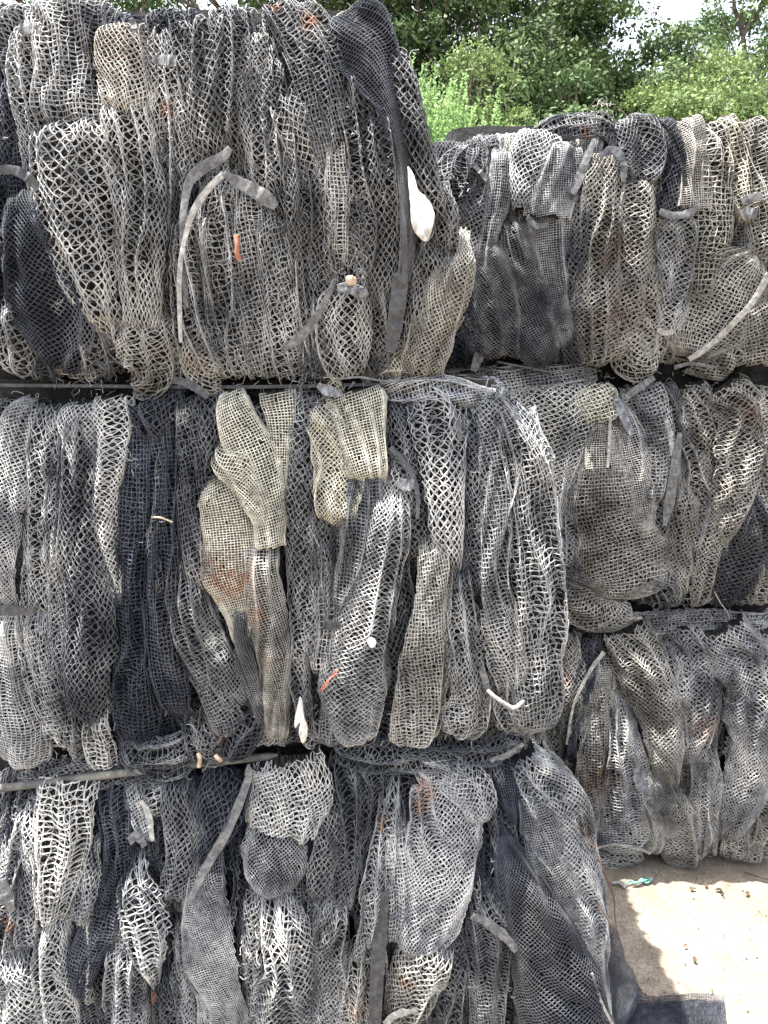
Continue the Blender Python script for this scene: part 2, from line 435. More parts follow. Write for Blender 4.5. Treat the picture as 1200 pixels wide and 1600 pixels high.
def fray(parent, face, spots, mat, name='loose_strands'):
    """broken ends of twine sticking out of the folds: spots (px, py, r_px, count, n)"""
    PP = []; m = 7
    for (x, y, r, c, n0) in spots:
        c = int(c * (.5 if c > 39 else .16)); n0 = n0 - .012
        a = rng.random(c) * 2 * PI; d = np.sqrt(rng.random(c)) * r
        X, Z = at(x + d * np.cos(a), y + d * np.sin(a), face.Y)
        p = np.stack([X, face.Y - n0 - face.bl(Z) + rng.uniform(-.012, .012, c), Z], 1)
        h = rng.standard_normal((c, 3)) * [1, .45, 1] + [0, -.12, -.25]; h = norm(h)
        st = rng.uniform(.002, .006, (c, 1)); line = [p]
        for k in range(m - 1):
            h = norm(h + rng.standard_normal((c, 3)) * .5); p = p + h * st; line.append(p)
        PP.append(np.stack(line, 1))
    P = np.concatenate(PP); rr = np.ones(P.shape[:2]) * .0008; rr[:, -1] *= .5
    V, Q = tubes(P, rr, np.array([0, -1., 0]))
    return tag(mesh_obj(name, V, Q, mat, parent), kind='stuff')

def core(parent, x0, x1, y0, y1, z0, z1, seed):
    """the compressed mass inside the bale, shade painted in as near-black: a lumpy rounded block"""
    n = 26; V = []; Q = []
    g = np.linspace(-1, 1, n)
    c = np.array([(x0 + x1) / 2, (y0 + y1) / 2, (z0 + z1) / 2]); h = np.array([x1 - x0, y1 - y0, z1 - z0]) / 2
    for ax in range(3):
        for sg in (-1, 1):
            a, b = np.meshgrid(g, g, indexing='ij')
            p = np.zeros((n, n, 3)); p[..., ax] = sg; p[..., (ax + 1) % 3] = a; p[..., (ax + 2) % 3] = b
            p = p * (1 - .035 * (np.abs(p[..., [1, 2, 0]]) ** 6 + np.abs(p[..., [2, 0, 1]]) ** 6)) * [1, 1, 0] + p * [0, 0, 1]
            w = c + p * h
            d = .016 * vn(w[..., 0] * 16 + w[..., 1] * 5, w[..., 2] * 9 + w[..., 1] * 11, seed) + .008 * vn(w[..., 0] * 47, w[..., 2] * 31 + w[..., 1] * 23, seed)
            w = w + norm(p) * [1, 1, .12] * d[..., None]
            k = len(V) * n * n; V.append(w.reshape(-1, 3))
            i, j = np.meshgrid(np.arange(n - 1), np.arange(n - 1), indexing='ij'); i = i.ravel(); j = j.ravel()
            q = np.stack([i * n + j, (i + 1) * n + j, (i + 1) * n + j + 1, i * n + j + 1], 1) + k
            Q.append(q if sg > 0 else q[:, ::-1])
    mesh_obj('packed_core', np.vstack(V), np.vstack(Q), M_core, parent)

BALES = {}
def filler(parent, face, u0, u1, v0, v1, step, mats, off, seed, txs='tdg', layers=None, name='inner_fold'):
    """narrow gathered folds under the outer ones, so that gaps show more net"""
    u = u0
    while u < u1:
        w = rng.uniform(.45, .85) * step
        k = 6; vv = np.linspace(v1, v0, k)
        uu = u + np.cumsum(rng.standard_normal(k) * step * .16)
        C = spline(np.stack([uu, vv + rng.uniform(-.01, .01), w * rng.uniform(.7, 1.3, k)], 1), 40)
        make_net(name, parent, face, C, rng.choice(list(txs)), NM[rng.choice(list(mats))], off + rng.uniform(-.006, .006), wr=1.2, seed=int(seed + u * 100), layers=layers, endr=.035, cellk=1.1)
        u += step * rng.uniform(.75, 1.05)

def bale(key, label, x0, x1, yf, z0, z1, depth, mats, seed, sides=True):
    o = empty('net_bale', ((x0 + x1) / 2, yf + depth / 2, z0), label, 'bale', 'compressed bales of old netting')
    BALES[key] = (o, Face(Y=yf)); BALES[key][1].z0, BALES[key][1].z1 = z0, z1
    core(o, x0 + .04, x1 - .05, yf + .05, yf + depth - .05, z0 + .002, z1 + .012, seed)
    return o, BALES[key][1]

YF, YB = 1.50, 2.34            # front faces of the near and the far stack
# the near stack
bA, fA = bale('A', 'top bale of the near stack with a grey hem arch and a white rag', -1.12, .04, YF, 1.61, 2.27, .82, 'gk', 1)
bB, fB = bale('B', 'middle bale of the near left stack, with a pale beige net streaked with rust', -1.12, .31, YF, .82, 1.60, .82, 'gk', 2)
bC, fC = bale('C', 'bottom bale of the near left stack, spilling fine black mesh towards the ground', -1.12, .38, YF, .0, .81, .82, 'gk', 3)
# the far stack
bD, fD = bale('D', 'top bale of the far right stack, with crumpled nets knotted on top below the trees', .13, 1.36, YB, 1.61, 2.31, .85, 'nk', 4)
bE, fE = bale('E', 'middle bale of the far right stack, with a wide pale net bulging over its front', .10, 1.36, YB, .86, 1.60, .85, 'gn', 5)
bF, fF = bale('F', 'bottom bale of the far right stack, standing on the pale concrete', .16, 1.38, YB, .0, .85, .85, 'gn', 6)

FOLDS = r'''
A g g 0.0 18,-20,28 16,60,26 15,115,20
A t g 1.6 40,25,14 36,80,17 42,150,15 55,220,14 68,310,14 75,380,12
A g g 1.0 105,-20,62 108,60,56 120,130,54 128,210,48 @4
A l g 2.2 122,185,50 128,260,62 138,350,58 152,440,44 162,520,26 @38
A d g 1.4 202,150,30 212,250,36 222,370,36 224,460,32 220,530,26 @40
A g k 0.2 148,10,18 150,110,17 158,190,12 @2
A m n 1.8 190,30,34 198,90,40 204,150,34 200,205,20 @30
A t g 0.6 242,40,30 256,150,27 262,270,22 262,380,18
A t g 0.9 276,20,24 292,130,24 296,230,22 290,300,18
A d g 1.2 318,10,28 322,90,26 326,180,24 330,260,20 @60
A t k 1.5 352,-10,26 358,70,26 360,170,24 366,250,18
A t g 0.9 385,40,24 395,130,26 412,230,24 428,320,20
A g n 1.4 222,495,34 226,545,38 218,590,36 190,612,20 @35
A m n 0.8 92,540,20 95,570,30 92,602,28
A h u 2.4 44,285,16 56,360,34 74,430,48 92,500,54 92,548,40 82,580,20 @42 !
A t u 0.4 12,110,14 12,220,16 10,330,16 14,420,18
A m u 0.2 32,125,12 34,220,14 30,330,14 24,440,18 20,520,14
A l g 1.2 16,465,22 20,520,27 22,575,24 20,612,14 @20
A m k 1.0 52,545,12 60,580,20 55,612,18
A t k 0.5 130,545,20 145,580,28 150,612,26
A t g 1.2 308,320,20 302,400,26 306,490,28 322,560,26 330,600,20 @20
A t g 1.0 345,285,22 342,370,26 348,460,26 356,540,28 366,600,22 @10
A g g 1.3 385,310,22 384,400,24 394,490,24 402,560,24 404,600,18 @14
A t g 1.0 425,330,18 430,410,22 436,490,24 446,560,24 450,598,18 @25
A t k 0.7 462,320,16 466,420,18 470,520,20 476,590,18
A g n 1.6 300,520,14 306,555,24 322,590,26 340,606,14 @30
A g k 2.3 420,-14,20 440,22,24 462,64,22 480,115,18 492,170,15 505,235,13 512,300,9 @10
A g k 2.6 458,0,24 482,38,28 502,92,24 514,148,18 524,205,13 530,260,10 @20
A m w 2.0 524,200,8 527,260,13 530,330,16 532,390,14 530,425,8 @2
A f u 3.2 532,8,26 552,46,42 578,96,34 598,150,22 614,200,14 626,260,9 634,340,8 634,410,9 628,446,8 @12 !
A l k 2.4 598,62,14 614,110,20 632,175,19 650,240,17 668,300,17 690,350,15 @25
A t k 1.0 405,90,24 430,170,27 452,250,24 470,330,20 476,400,16
A d g 1.5 440,140,20 462,200,26 488,260,24 498,320,16 @55
A t k 0.9 500,250,18 503,350,20 502,440,20 498,520,18 490,580,16
A t k 0.8 552,90,18 558,190,26 566,290,28 572,380,26 566,450,20
A d k 1.2 598,160,18 602,250,26 604,340,28 600,420,24 594,480,18 @50
A t k 0.6 640,270,18 648,340,22 652,410,24 650,470,22 645,520,20
A d g 1.4 545,440,34 538,490,42 536,535,42 540,575,36 544,596,26 @42 ~.9
A t k 0.4 596,430,18 592,500,22 594,560,22 600,596,14
A m b 1.2 584,582,10 604,566,22 628,562,26 646,574,18 @30
A m n 1.5 712,400,12 690,455,24 672,510,30 662,560,30 658,606,28 @40 ~.9
A m n 2.2 728,376,6 724,410,13 714,450,17 704,492,17 696,530,11 @44 ~.9
A t k 1.2 670,380,20 672,440,24 660,500,24 650,570,20
A t u 0.2 585,40,20 600,140,20 618,250,20 630,360,20
A t k 0.2 120,500,24 125,560,30 120,612,26
A t g 0.2 160,200,20 170,320,22 175,440,22 180,560,20
A d k 0.0 210,560,20 260,590,26 280,610,14
A t k 0.3 475,520,24 470,570,26 465,606,20
A t k 0.3 690,300,14 695,350,20 690,400,22
B m g 1.8 40,625,14 26,665,26 18,740,25 15,830,22 14,900,20 16,948,17 @35
B t g 1.2 58,632,20 62,690,24 58,760,22 58,840,20 62,910,18 64,960,14
B t g 1.0 92,640,18 94,730,18 96,820,19 100,910,20 96,1000,18 92,1070,14
B d k 1.9 120,640,24 128,700,26 140,780,32 144,860,36 146,940,38 144,1020,34 142,1090,26 150,1140,16 @45
B g w 2.5 166,618,26 172,660,31 168,720,25 164,780,20 174,850,16 184,915,12 188,960,7 @48
B m g 2.2 118,628,22 126,665,26 138,715,22 150,770,15 @30
B c w 2.0 148,1110,14 149,1150,19 149,1190,20 152,1222,16 @3 !
B g u 1.4 206,650,18 208,740,21 206,850,24 205,950,24 207,1040,28 208,1110,30 206,1165,26 @0
B g u 1.6 244,640,22 254,730,22 262,830,20 260,930,23 264,1020,26 268,1080,27 272,1120,20 @3
B t u 2.2 232,618,34 244,650,30 256,690,20 @20
B t k 1.6 288,618,24 294,690,22 300,770,20 306,850,21 318,920,20 @15
B d k 1.8 324,606,20 328,660,21 326,710,19 318,760,12 @50
B g k 1.9 296,900,16 306,970,24 322,1030,27 340,1085,28 352,1128,26 346,1158,16 @12
B m k 2.4 318,930,12 336,990,18 352,1040,20 368,1080,18 378,1110,10 @20
B d u 1.4 408,1110,18 384,1140,28 358,1175,28 338,1196,14 @30
B t k 2.0 190,1165,18 215,1185,30 250,1190,34 290,1180,30 @0
B t k 1.2 300,1150,20 320,1185,26 345,1200,20
B f b 3.0 356,604,14 366,640,24 386,690,32 404,745,30 420,800,24 428,850,20 @6 ~.6 !
B f b 2.4 430,606,24 438,650,20 440,710,14 440,780,10 440,840,8 @3 ~.6
B f b 2.0 340,735,14 354,780,34 360,840,38 362,890,36 372,930,26 378,975,16 374,1015,8 @4 ~.6
B f b 3.4 336,690,6 352,706,22 380,730,24 402,770,18 418,815,10 @25 !
B f n 2.6 414,840,22 412,900,24 420,970,26 430,1040,22 434,1100,18 430,1165,13 @5
B f k 1.8 385,930,14 392,1010,18 404,1080,20 420,1150,18
B m g 1.8 14,955,15 18,1010,20 24,1070,30 32,1130,36 28,1190,30 24,1215,16 @3
B t g 1.6 54,950,14 62,1010,20 78,1070,24 92,1120,26 98,1165,24 100,1195,14 @8
B t g 0.9 120,1000,16 124,1080,16 118,1150,18 115,1210,14
B t k 0.5 30,1190,20 50,1225,16 60,1235,10
B t g 1.6 482,606,22 470,650,24 466,720,22 468,800,22 474,880,22 480,960,20 474,1040,18
B t g 1.2 466,1000,14 468,1070,17 474,1140,16 490,1180,12
B f b 2.8 556,598,40 560,630,42 566,670,38 572,710,34 578,760,26 @10 ~.6
B m b 3.0 506,630,26 520,680,32 532,725,34 530,775,28 528,820,20 @38 ~.6
B g b 2.0 498,604,14 510,612,22 524,628,16 @5
B m k 1.8 578,725,18 568,790,26 558,850,26 546,910,22 534,960,14 @10
B d g 2.0 500,830,10 506,900,16 508,960,16 502,1020,15 498,1060,8 @4
B t k 0.6 500,760,14 500,840,18 505,920,20 500,1000,20
B g g 2.7 612,760,22 604,820,30 588,890,36 572,960,43 560,1030,48 552,1090,46 552,1140,34 556,1170,14 @38
B g n 2.4 676,835,18 674,900,22 668,970,28 660,1040,33 650,1100,35 640,1150,32 636,1172,14 @8
B l g 2.2 655,612,26 676,640,36 690,700,31 694,770,25 700,840,20 706,900,10 @40
B t k 1.2 622,620,20 632,690,20 640,760,22 648,830,20 650,880,14
B t u 0.6 700,800,20 705,880,24 700,960,24
B t g 2.0 716,880,14 716,950,21 724,1020,24 732,1080,28 718,1125,36 700,1150,24 @30
B t k 1.4 728,640,16 742,700,22 748,780,22 744,860,20 746,930,16
B g g 2.4 760,625,22 780,680,28 780,750,25 772,820,20 768,890,20 778,960,24 792,1030,26 800,1085,20 @14
B t g 2.6 790,632,16 812,690,28 828,760,34 834,850,38 836,940,40 836,1030,40 834,1100,36 828,1145,24 @14
B t k 1.2 745,960,18 748,1020,24 752,1080,22 760,1130,18
B t g 0.8 790,1060,20 800,1120,24 810,1150,18
B m g 1.4 600,600,16 640,608,20 700,612,20 760,624,14 @20
B t k 0.3 440,1080,16 450,1140,18 455,1185,14
B t u 0.4 180,640,16 184,760,16 186,880,16 182,1000,18 180,1100,18
C c w 2.2 98,1222,44 100,1270,48 98,1320,42 92,1375,32 84,1425,18 @0 !
C t g 1.4 138,1300,14 140,1350,18 132,1400,18 120,1440,12
C t g 0.8 18,1260,22 14,1340,22 12,1420,22 14,1500,20
C t g 1.2 44,1270,20 50,1340,22 50,1410,22 40,1470,20
C c g 2.0 22,1480,24 36,1520,34 44,1570,40 40,1630,36 @40
C d g 1.6 92,1430,18 88,1490,28 94,1560,32 90,1630,32 @50
C g u 1.4 176,1240,28 188,1300,24 184,1370,26 166,1430,30 140,1490,28 122,1550,18 @4
C t u 1.0 150,1240,14 158,1320,14 160,1380,12
C c g 2.9 212,1340,16 226,1376,34 238,1420,38 242,1465,28 248,1505,12 250,1522,5 @6 !
C m g 2.2 198,1234,14 208,1250,14 226,1290,11 234,1320,8
C c w 1.6 225,1236,20 238,1262,18 244,1290,10 @0
C d k 1.6 268,1236,22 282,1290,27 284,1345,26 268,1395,22 @30
C t k 1.2 300,1260,18 312,1320,20 300,1390,22 290,1430,20
C d u 1.8 356,1218,34 344,1262,34 332,1310,24 318,1355,12 @45
C f g 1.9 322,1345,26 326,1410,34 336,1480,42 346,1550,44 350,1630,40 @12 ~.9
C t g 1.3 205,1470,30 200,1530,36 205,1630,36 @30
C t k 1.3 260,1520,20 270,1580,26 270,1640,24
C t g 1.0 285,1440,14 292,1520,18 295,1620,16
C t g 1.3 396,1390,12 394,1460,14 400,1540,16 396,1630,16
C g w 1.9 446,1196,64 450,1212,72 450,1230,74 448,1262,70 446,1298,62 @30 !
C d g 2.2 508,1240,18 516,1290,17 506,1340,18 494,1400,14
C h g 2.0 424,1290,40 426,1330,50 430,1365,40 434,1398,20 @35 ~.9
C l g 2.2 430,1395,26 452,1440,42 460,1500,48 448,1560,50 446,1640,48 @40
C t k 1.4 548,1172,26 544,1230,27 542,1300,23 538,1360,20 528,1420,18
C t k 1.5 584,1172,22 584,1220,21 578,1270,16 572,1320,12
C t g 1.5 612,1240,14 606,1300,20 594,1360,22 582,1430,20 570,1500,20
C g g 1.8 622,1290,14 624,1340,20 622,1400,22 616,1460,20 @8
C m g 2.8 652,1172,18 682,1215,44 696,1270,58 690,1330,58 680,1390,56 664,1440,46 656,1480,26 @44 ~.9
C g g 2.5 700,1165,40 722,1200,48 740,1240,34 748,1290,18 @35
C d n 2.2 676,1455,40 656,1500,42 640,1550,36 622,1596,22 @40
C t g 1.3 520,1400,22 514,1470,28 524,1540,30 530,1640,30
C t n 1.4 560,1500,22 556,1560,26 560,1640,24 @10
C g k 1.2 496,1440,14 490,1520,18 490,1640,18
C t k 1.4 700,1440,20 704,1500,26 700,1570,26 702,1640,26
C g k 1.8 750,1400,22 764,1440,34 762,1510,32 758,1570,28 760,1640,28 @14
C t k 0.6 640,1560,20 650,1640,26
C h u 3.0 778,1290,8 796,1330,28 824,1390,48 852,1460,64 872,1540,76 884,1640,84 @28
C m g 2.0 816,1160,26 838,1200,40 862,1260,48 884,1330,48 904,1400,40 916,1470,28 922,1540,26 930,1640,26 @28
C f k 2.6 830,1230,20 848,1280,34 862,1340,34 886,1390,28 904,1430,16 @5
C f u 2.6 800,1180,20 798,1220,24 806,1262,16 812,1300,6 @5
C c n 1.4 850,1150,16 872,1190,19 890,1240,17 904,1290,14 912,1340,10 @35
C m g 2.8 822,1340,10 862,1400,18 892,1450,20 912,1520,18 922,1580,18 930,1640,18 @42
C t k 0.8 520,1180,30 620,1190,30 740,1190,30 800,1190,20
C t k 0.4 780,1200,20 790,1300,24 800,1400,24 820,1500,26
C t k 0.6 30,1240,20 100,1235,24 260,1228,20
D m k 1.6 745,246,22 722,276,30 706,320,30 700,370,28 700,420,26 @35
D m g 2.2 758,262,12 742,310,22 728,360,26 716,410,20 @38
D f k 1.2 756,380,24 764,440,42 770,500,52 778,560,46 @30
D m u 0.8 716,430,24 726,500,36 740,560,34
D f k 1.8 800,350,18 812,410,26 828,470,31 842,530,32 854,572,20 @12
D h g 2.4 786,240,14 776,300,16 762,360,14 748,420,10 @10
D f g 2.2 852,300,26 858,360,26 862,420,24 872,490,22 884,545,16 @4
D m g 3.0 848,205,24 836,245,30 824,290,28 822,332,18 @35 !
D f g 3.2 878,226,28 868,270,32 858,310,30 852,348,26 @10 !
D m k 2.4 896,300,18 898,370,21 900,440,22 902,510,21 904,572,14 @40
D m n 2.8 930,240,20 934,290,28 932,350,28 930,420,29 934,490,34 932,550,28 926,578,12 @38
D m n 2.4 996,280,22 990,340,28 984,400,27 976,460,28 964,520,28 950,560,18 @40
D f g 3.8 934,206,8 916,245,12 902,285,14 894,305,8 @20
D m k 3.2 970,186,22 980,204,30 994,225,38 1004,262,36 1002,296,22 @30
D m g 3.6 952,238,8 972,232,12 986,256,10 990,292,8 @10
D m u 3.2 1030,184,16 1036,204,20 1042,240,20 1048,290,22 1054,336,26 @10 !
D f n 3.4 1070,182,16 1074,200,20 1078,240,20 1074,290,24 1068,334,24 @10 !
D c n 2.0 1112,186,14 1116,216,22 1110,270,27 1104,330,29 1096,400,28 1084,470,20 @5
D m b 2.8 1134,176,12 1142,196,16 1148,230,21 1156,290,20 1164,345,14 @6
D m n 2.6 1176,180,20 1180,210,22 1186,260,26 1192,330,24 1194,400,24 @10
D m g 1.8 1060,350,24 1050,410,26 1040,470,24 1036,530,22 @40
D m n 2.8 1172,405,24 1144,440,56 1116,490,70 1092,532,52 1080,562,22 @4 ~.6 !
D m n 2.0 1176,470,18 1180,520,28 1176,570,28 @20
D t n 1.8 1000,430,24 1010,500,28 1005,560,28
D m n 2.2 1120,560,24 1150,585,20
D m k 3.4 838,212,12 870,200,15 910,196,15 946,194,12 @10
D t k 3.6 915,190,12 935,196,18 955,215,14
D t u 0.4 700,480,30 720,570,40
D m n 2.4 980,500,24 1000,560,30 1030,585,20 @30
E m w 2.6 868,596,62 868,640,66 862,690,58 858,740,40 862,790,20 872,830,8 @32 ~.6
E m b 3.0 926,600,24 930,630,28 930,660,20 @10
E m n 3.0 944,668,18 942,730,40 944,790,56 956,850,66 970,900,64 968,936,36 @4 ~.6 !
E f w 3.4 978,640,8 982,690,20 990,740,24 994,790,20 1000,840,12 @6
E f n 3.2 946,660,20 940,700,28 936,740,24 @4
E m n 2.6 868,905,10 892,936,28 926,958,30 962,964,26 990,950,16 @30
E m g 2.4 1004,594,20 1012,650,24 1014,720,24 1008,780,18 @4
E t g 1.6 1000,760,18 1020,830,24 1040,880,24 1030,920,18
E t k 2.0 1040,600,14 1052,650,16 1050,710,16 1040,770,14
E m n 2.4 1070,770,16 1060,820,24 1056,870,22 1064,930,14 @35
E t g 2.0 1066,620,14 1078,680,18 1092,740,20 1096,800,18 1080,860,16
E g n 2.4 1088,594,18 1098,650,22 1110,720,23 1116,790,22 1108,860,24 1098,920,20 1092,950,8 @40
E g n 3.0 1134,592,34 1150,640,42 1152,700,40 1140,760,34 1128,820,22 1124,850,8 @30
E g n 2.2 1188,596,20 1192,670,22 1190,750,22 1186,830,22 1182,900,26 1180,945,20 @15
E m u 2.6 1166,770,16 1160,830,32 1148,885,34 1136,925,26 1132,948,10 @35
E t k 2.4 1010,890,20 1040,905,24 1050,950,16
E t g 1.0 880,680,16 884,760,18 886,850,20 890,920,18
E t k 0.4 890,900,20 960,960,24
E m g 1.0 700,590,16 760,600,20 850,596,20 920,590,20
E t g 1.6 880,830,14 888,880,20 910,910,16
F t n 2.2 884,990,14 882,1040,22 880,1090,22 882,1140,14
F t u 1.6 912,998,22 912,1050,22 902,1110,20 896,1170,16
F f n 2.4 940,1040,14 924,1100,20 908,1140,12 @10
F g n 2.2 936,1070,16 930,1130,22 920,1200,23 914,1270,22 914,1335,16 @6
F m g 2.4 968,1090,20 968,1150,28 974,1220,38 976,1280,46 972,1330,40 @4
F m n 3.0 984,980,38 1004,1040,39 1024,1110,36 1036,1170,28 1040,1220,16 @34
F m g 2.6 1070,976,24 1080,1030,30 1088,1090,31 1084,1140,20 1074,1180,10 @35
F m g 2.2 1050,1000,12 1060,1080,14 1064,1160,12 @20
F m g 2.8 1128,972,42 1154,1030,46 1168,1100,40 1166,1170,36 1152,1240,38 1136,1300,24 @38
F t n 2.2 1196,990,22 1198,1070,24 1196,1160,22 1190,1250,24 1186,1330,22
F m g 2.6 1090,1160,18 1092,1220,24 1096,1280,22 1100,1335,14 @36
F g n 3.0 1050,1240,18 1060,1290,32 1070,1335,30 1078,1360,14 @30 !
F f g 3.2 1010,1200,14 1030,1240,24 1044,1280,20 1050,1310,8 @30
F t n 2.0 920,1350,12 960,1348,16 1010,1345,16
F f n 2.6 1000,1240,16 1016,1290,22 1020,1335,16 @10
F c n 2.4 1142,1280,14 1150,1320,18 1152,1350,14 @4
F t n 2.2 1176,1270,18 1180,1320,22 1184,1352,18
F m g 1.2 960,985,16 1040,980,16 1120,976,16 1200,980,16
F t k 0.8 950,1180,20 955,1260,24 950,1340,20
'''
ST = {'A': [(268, 185, 12, 'rust', .8), (205, 90, 45, 'rust', .12), (488, 45, 14, 'rust', .8), (430, 18, 10, 'rust', .6), (308, 570, 20, 'rust', .35),
            (308, 12, 14, 'lime', .9), (108, 480, 12, 'lime', .3), (525, 15, 16, 'lime', .5), (20, 555, 14, 'lime', .6)],
      'B': [(365, 893, 42, 'rust', .75), (410, 945, 20, 'rust', .5), (430, 1010, 14, 'rust', .4), (343, 990, 16, 'lime', .9), (352, 1010, 12, 'lime', .9), (432, 1000, 12, 'lime', .5),
            (80, 1133, 7, 'lime', 1), (92, 1152, 9, 'lime', 1), (96, 1166, 8, 'lime', .9), (288, 650, 12, 'lime', .7), (168, 740, 12, 'lime', .5), (152, 1205, 16, 'lime', .9),
            (415, 1080, 14, 'lime', .4), (500, 1028, 8, 'lime', .9), (200, 690, 40, 'blue', .35), (690, 650, 50, 'blue', .35), (345, 1150, 14, 'rust', .3), (590, 650, 20, 'lime', .12)],
      'C': [(28, 1422, 13, 'rust', .9), (252, 1450, 24, 'lime', .95), (245, 1480, 16, 'lime', .9), (238, 1440, 10, 'lime', .8), (100, 1245, 26, 'lime', .5), (665, 1225, 16, 'rust', .8),
            (655, 1250, 12, 'rust', .7), (632, 1495, 12, 'rust', .8), (595, 1278, 9, 'rust', .8), (555, 1545, 14, 'rust', .5), (840, 1200, 20, 'lime', .9), (250, 1527, 8, 'rust', .7),
            (845, 1300, 30, 'blue', .3), (615, 1580, 16, 'lime', .6), (60, 1530, 18, 'lime', .3)],
      'D': [(960, 500, 40, 'rust', .22), (945, 400, 25, 'rust', .2), (910, 215, 8, 'rust', .7), (860, 240, 40, 'blue', .2), (1130, 480, 30, 'lime', .15)],
      'E': [(1160, 645, 22, 'rust', .35), (950, 870, 50, 'rust', .12), (990, 720, 24, 'lime', .4), (925, 725, 8, 'lime', .5)],
      'F': [(872, 1048, 12, 'rust', .95), (1086, 1118, 26, 'rust', .4), (1160, 1160, 30, 'lime', .2), (925, 1200, 40, 'rust', .25), (1000, 1230, 8, 'lime', .6), (1135, 1308, 12, 'lime', .4)]}
for k, v in ST.items():
    Yf = BALES[k][1].Y; ST[k] = []
    for (x, y, r, kind, s) in v:
        X, Z = at(x, y, Yf - .03); ST[k].append((float(X), float(Z), r / F_PX * Yf, kind, s))

count = {}
SEAM = {'A': (0, 600), 'B': (600, 1190), 'C': (1190, 1600), 'D': (195, 580), 'E': (590, 960), 'F': (970, 1350)}      # rows where each bale begins and ends
for ln in FOLDS.strip().splitlines():
    w = ln.split(); key, tx, mt, off = w[0], w[1], w[2], float(w[3]) * .0125
    ang = None; pts = []; wrk = 1.; free = False
    for q in w[4:]:
        if q[0] == '@': ang = float(q[1:])
        elif q == '!': free = True
        elif q[0] == '~': wrk = float(q[1:])
        else: pts.append(tuple(float(v) for v in q.split(',')))
    par, face = BALES[key]
    count[key] = count.get(key, 0) + 1
    wm = sum(p[2] for p in pts) / len(pts)
    wk = 1.22 if wm < 30 else (1.12 if wm < 45 else 1.04)
    pts = [(x, y, w_ * wk) for x, y, w_ in pts]
    lo_, hi_ = SEAM[key]
    if pts[0][1] < lo_ + 20 and key not in 'AD': pts[0] = (pts[0][0], max(pts[0][1], lo_ + 9), pts[0][2])
    while len(pts) > 2 and pts[-1][1] - pts[0][1] > 60 and pts[1][1] < pts[0][1] + 6: del pts[1]
    if pts[-1][1] > hi_ - 14 and key in 'ABDE' and pts[-1][1] < hi_ + 20: pts[-1] = (pts[-1][0], hi_ - 7, pts[-1][2])
    seam0, seam1 = pts[0][1] < lo_ + 45, pts[-1][1] > hi_ - 45
    er = (.035 if seam0 else -.075, .035 if seam1 else (.010 if free else -.065))
    def ext(p, q, d):
        l_ = math.hypot(p[0] - q[0], p[1] - q[1]); return (p[0] + (p[0] - q[0]) / l_ * d, p[1] + (p[1] - q[1]) / l_ * d, max(p[2], .6 * wm))
    if not seam0: pts = [ext(pts[0], pts[1], 26)] + pts
    if not seam1 and not free: pts = pts + [ext(pts[-1], pts[-2], 22)]
    C = px_path(pts, face.Y - .05)
    rel = {'A': YF, 'B': YF, 'C': YF}.get(key, YB)
    ck = 1.0 if rel == YF else {'m': 1.5, 'g': 1.3, 'f': 1.25}.get(tx, 1.2)
    make_net('net_fold', par, face, C, tx, NM[mt], off, ang=ang, seed=count[key] * 3 + ord(key), stains=ST[key], cellk=ck, endr=er,
             wr=(1.1 if tx == 't' else .9) * (.7 if wm > 45 else 1) * wrk * (.8 if tx in 'fh' else 1), dep=min(.85 * C[:, 2].mean(), .050 if rel == YF else .065) * (.55 if wrk < 1 else 1))
# narrow crushed pleats squeezed out between the broad folds
PLEATS = {'A': (70, 630, 20, 590, 'ggkk', 15, -.02), 'B': (30, 850, 625, 1165, 'ggkn', 17, 0), 'C': (20, 760, 1215, 1600, 'ggkn', 14, 0),
          'D': (760, 1200, 215, 565, 'nngk', 11, 0), 'E': (900, 1200, 610, 945, 'nngk', 9, 0), 'F': (900, 1200, 985, 1335, 'nngk', 9, 0)}
for key, (xa, xb, ya, yb, mats, n_, _) in PLEATS.items():
    par, face = BALES[key]
    for k in range(n_):
        x = xa + (xb - xa) * (k + rng.uniform(.1, .9)) / n_
        if key == 'B' and 330 < x < 450: continue
        ln = rng.uniform(.35, .8) * (yb - ya); y0 = rng.uniform(ya, yb - ln); w_ = rng.uniform(6, 11) * (1 if face.Y == YF else .8)
        lean = (.13 if key == 'A' and x > 380 else rng.uniform(-.07, .07)) * ln
        pts = [(x - lean * .5 + rng.uniform(-5, 5), y0, w_ * .5)] + [(x + lean * (f - .5) + rng.uniform(-9, 9), y0 + ln * f, w_ * rng.uniform(.7, 1.35)) for f in (.2, .4, .6, .8)] + [(x + lean * .5, y0 + ln, w_ * .5)]
        make_net('net_fold', par, face, px_path(pts, face.Y - .05), 't', NM[rng.choice(list(mats))], rng.uniform(.014, .030), seed=k * 5 + ord(key), stains=ST[key], wr=1.2, cellk=1. if face.Y == YF else 1.25, endr=(-.08, -.08), ang=rng.uniform(0, 60))
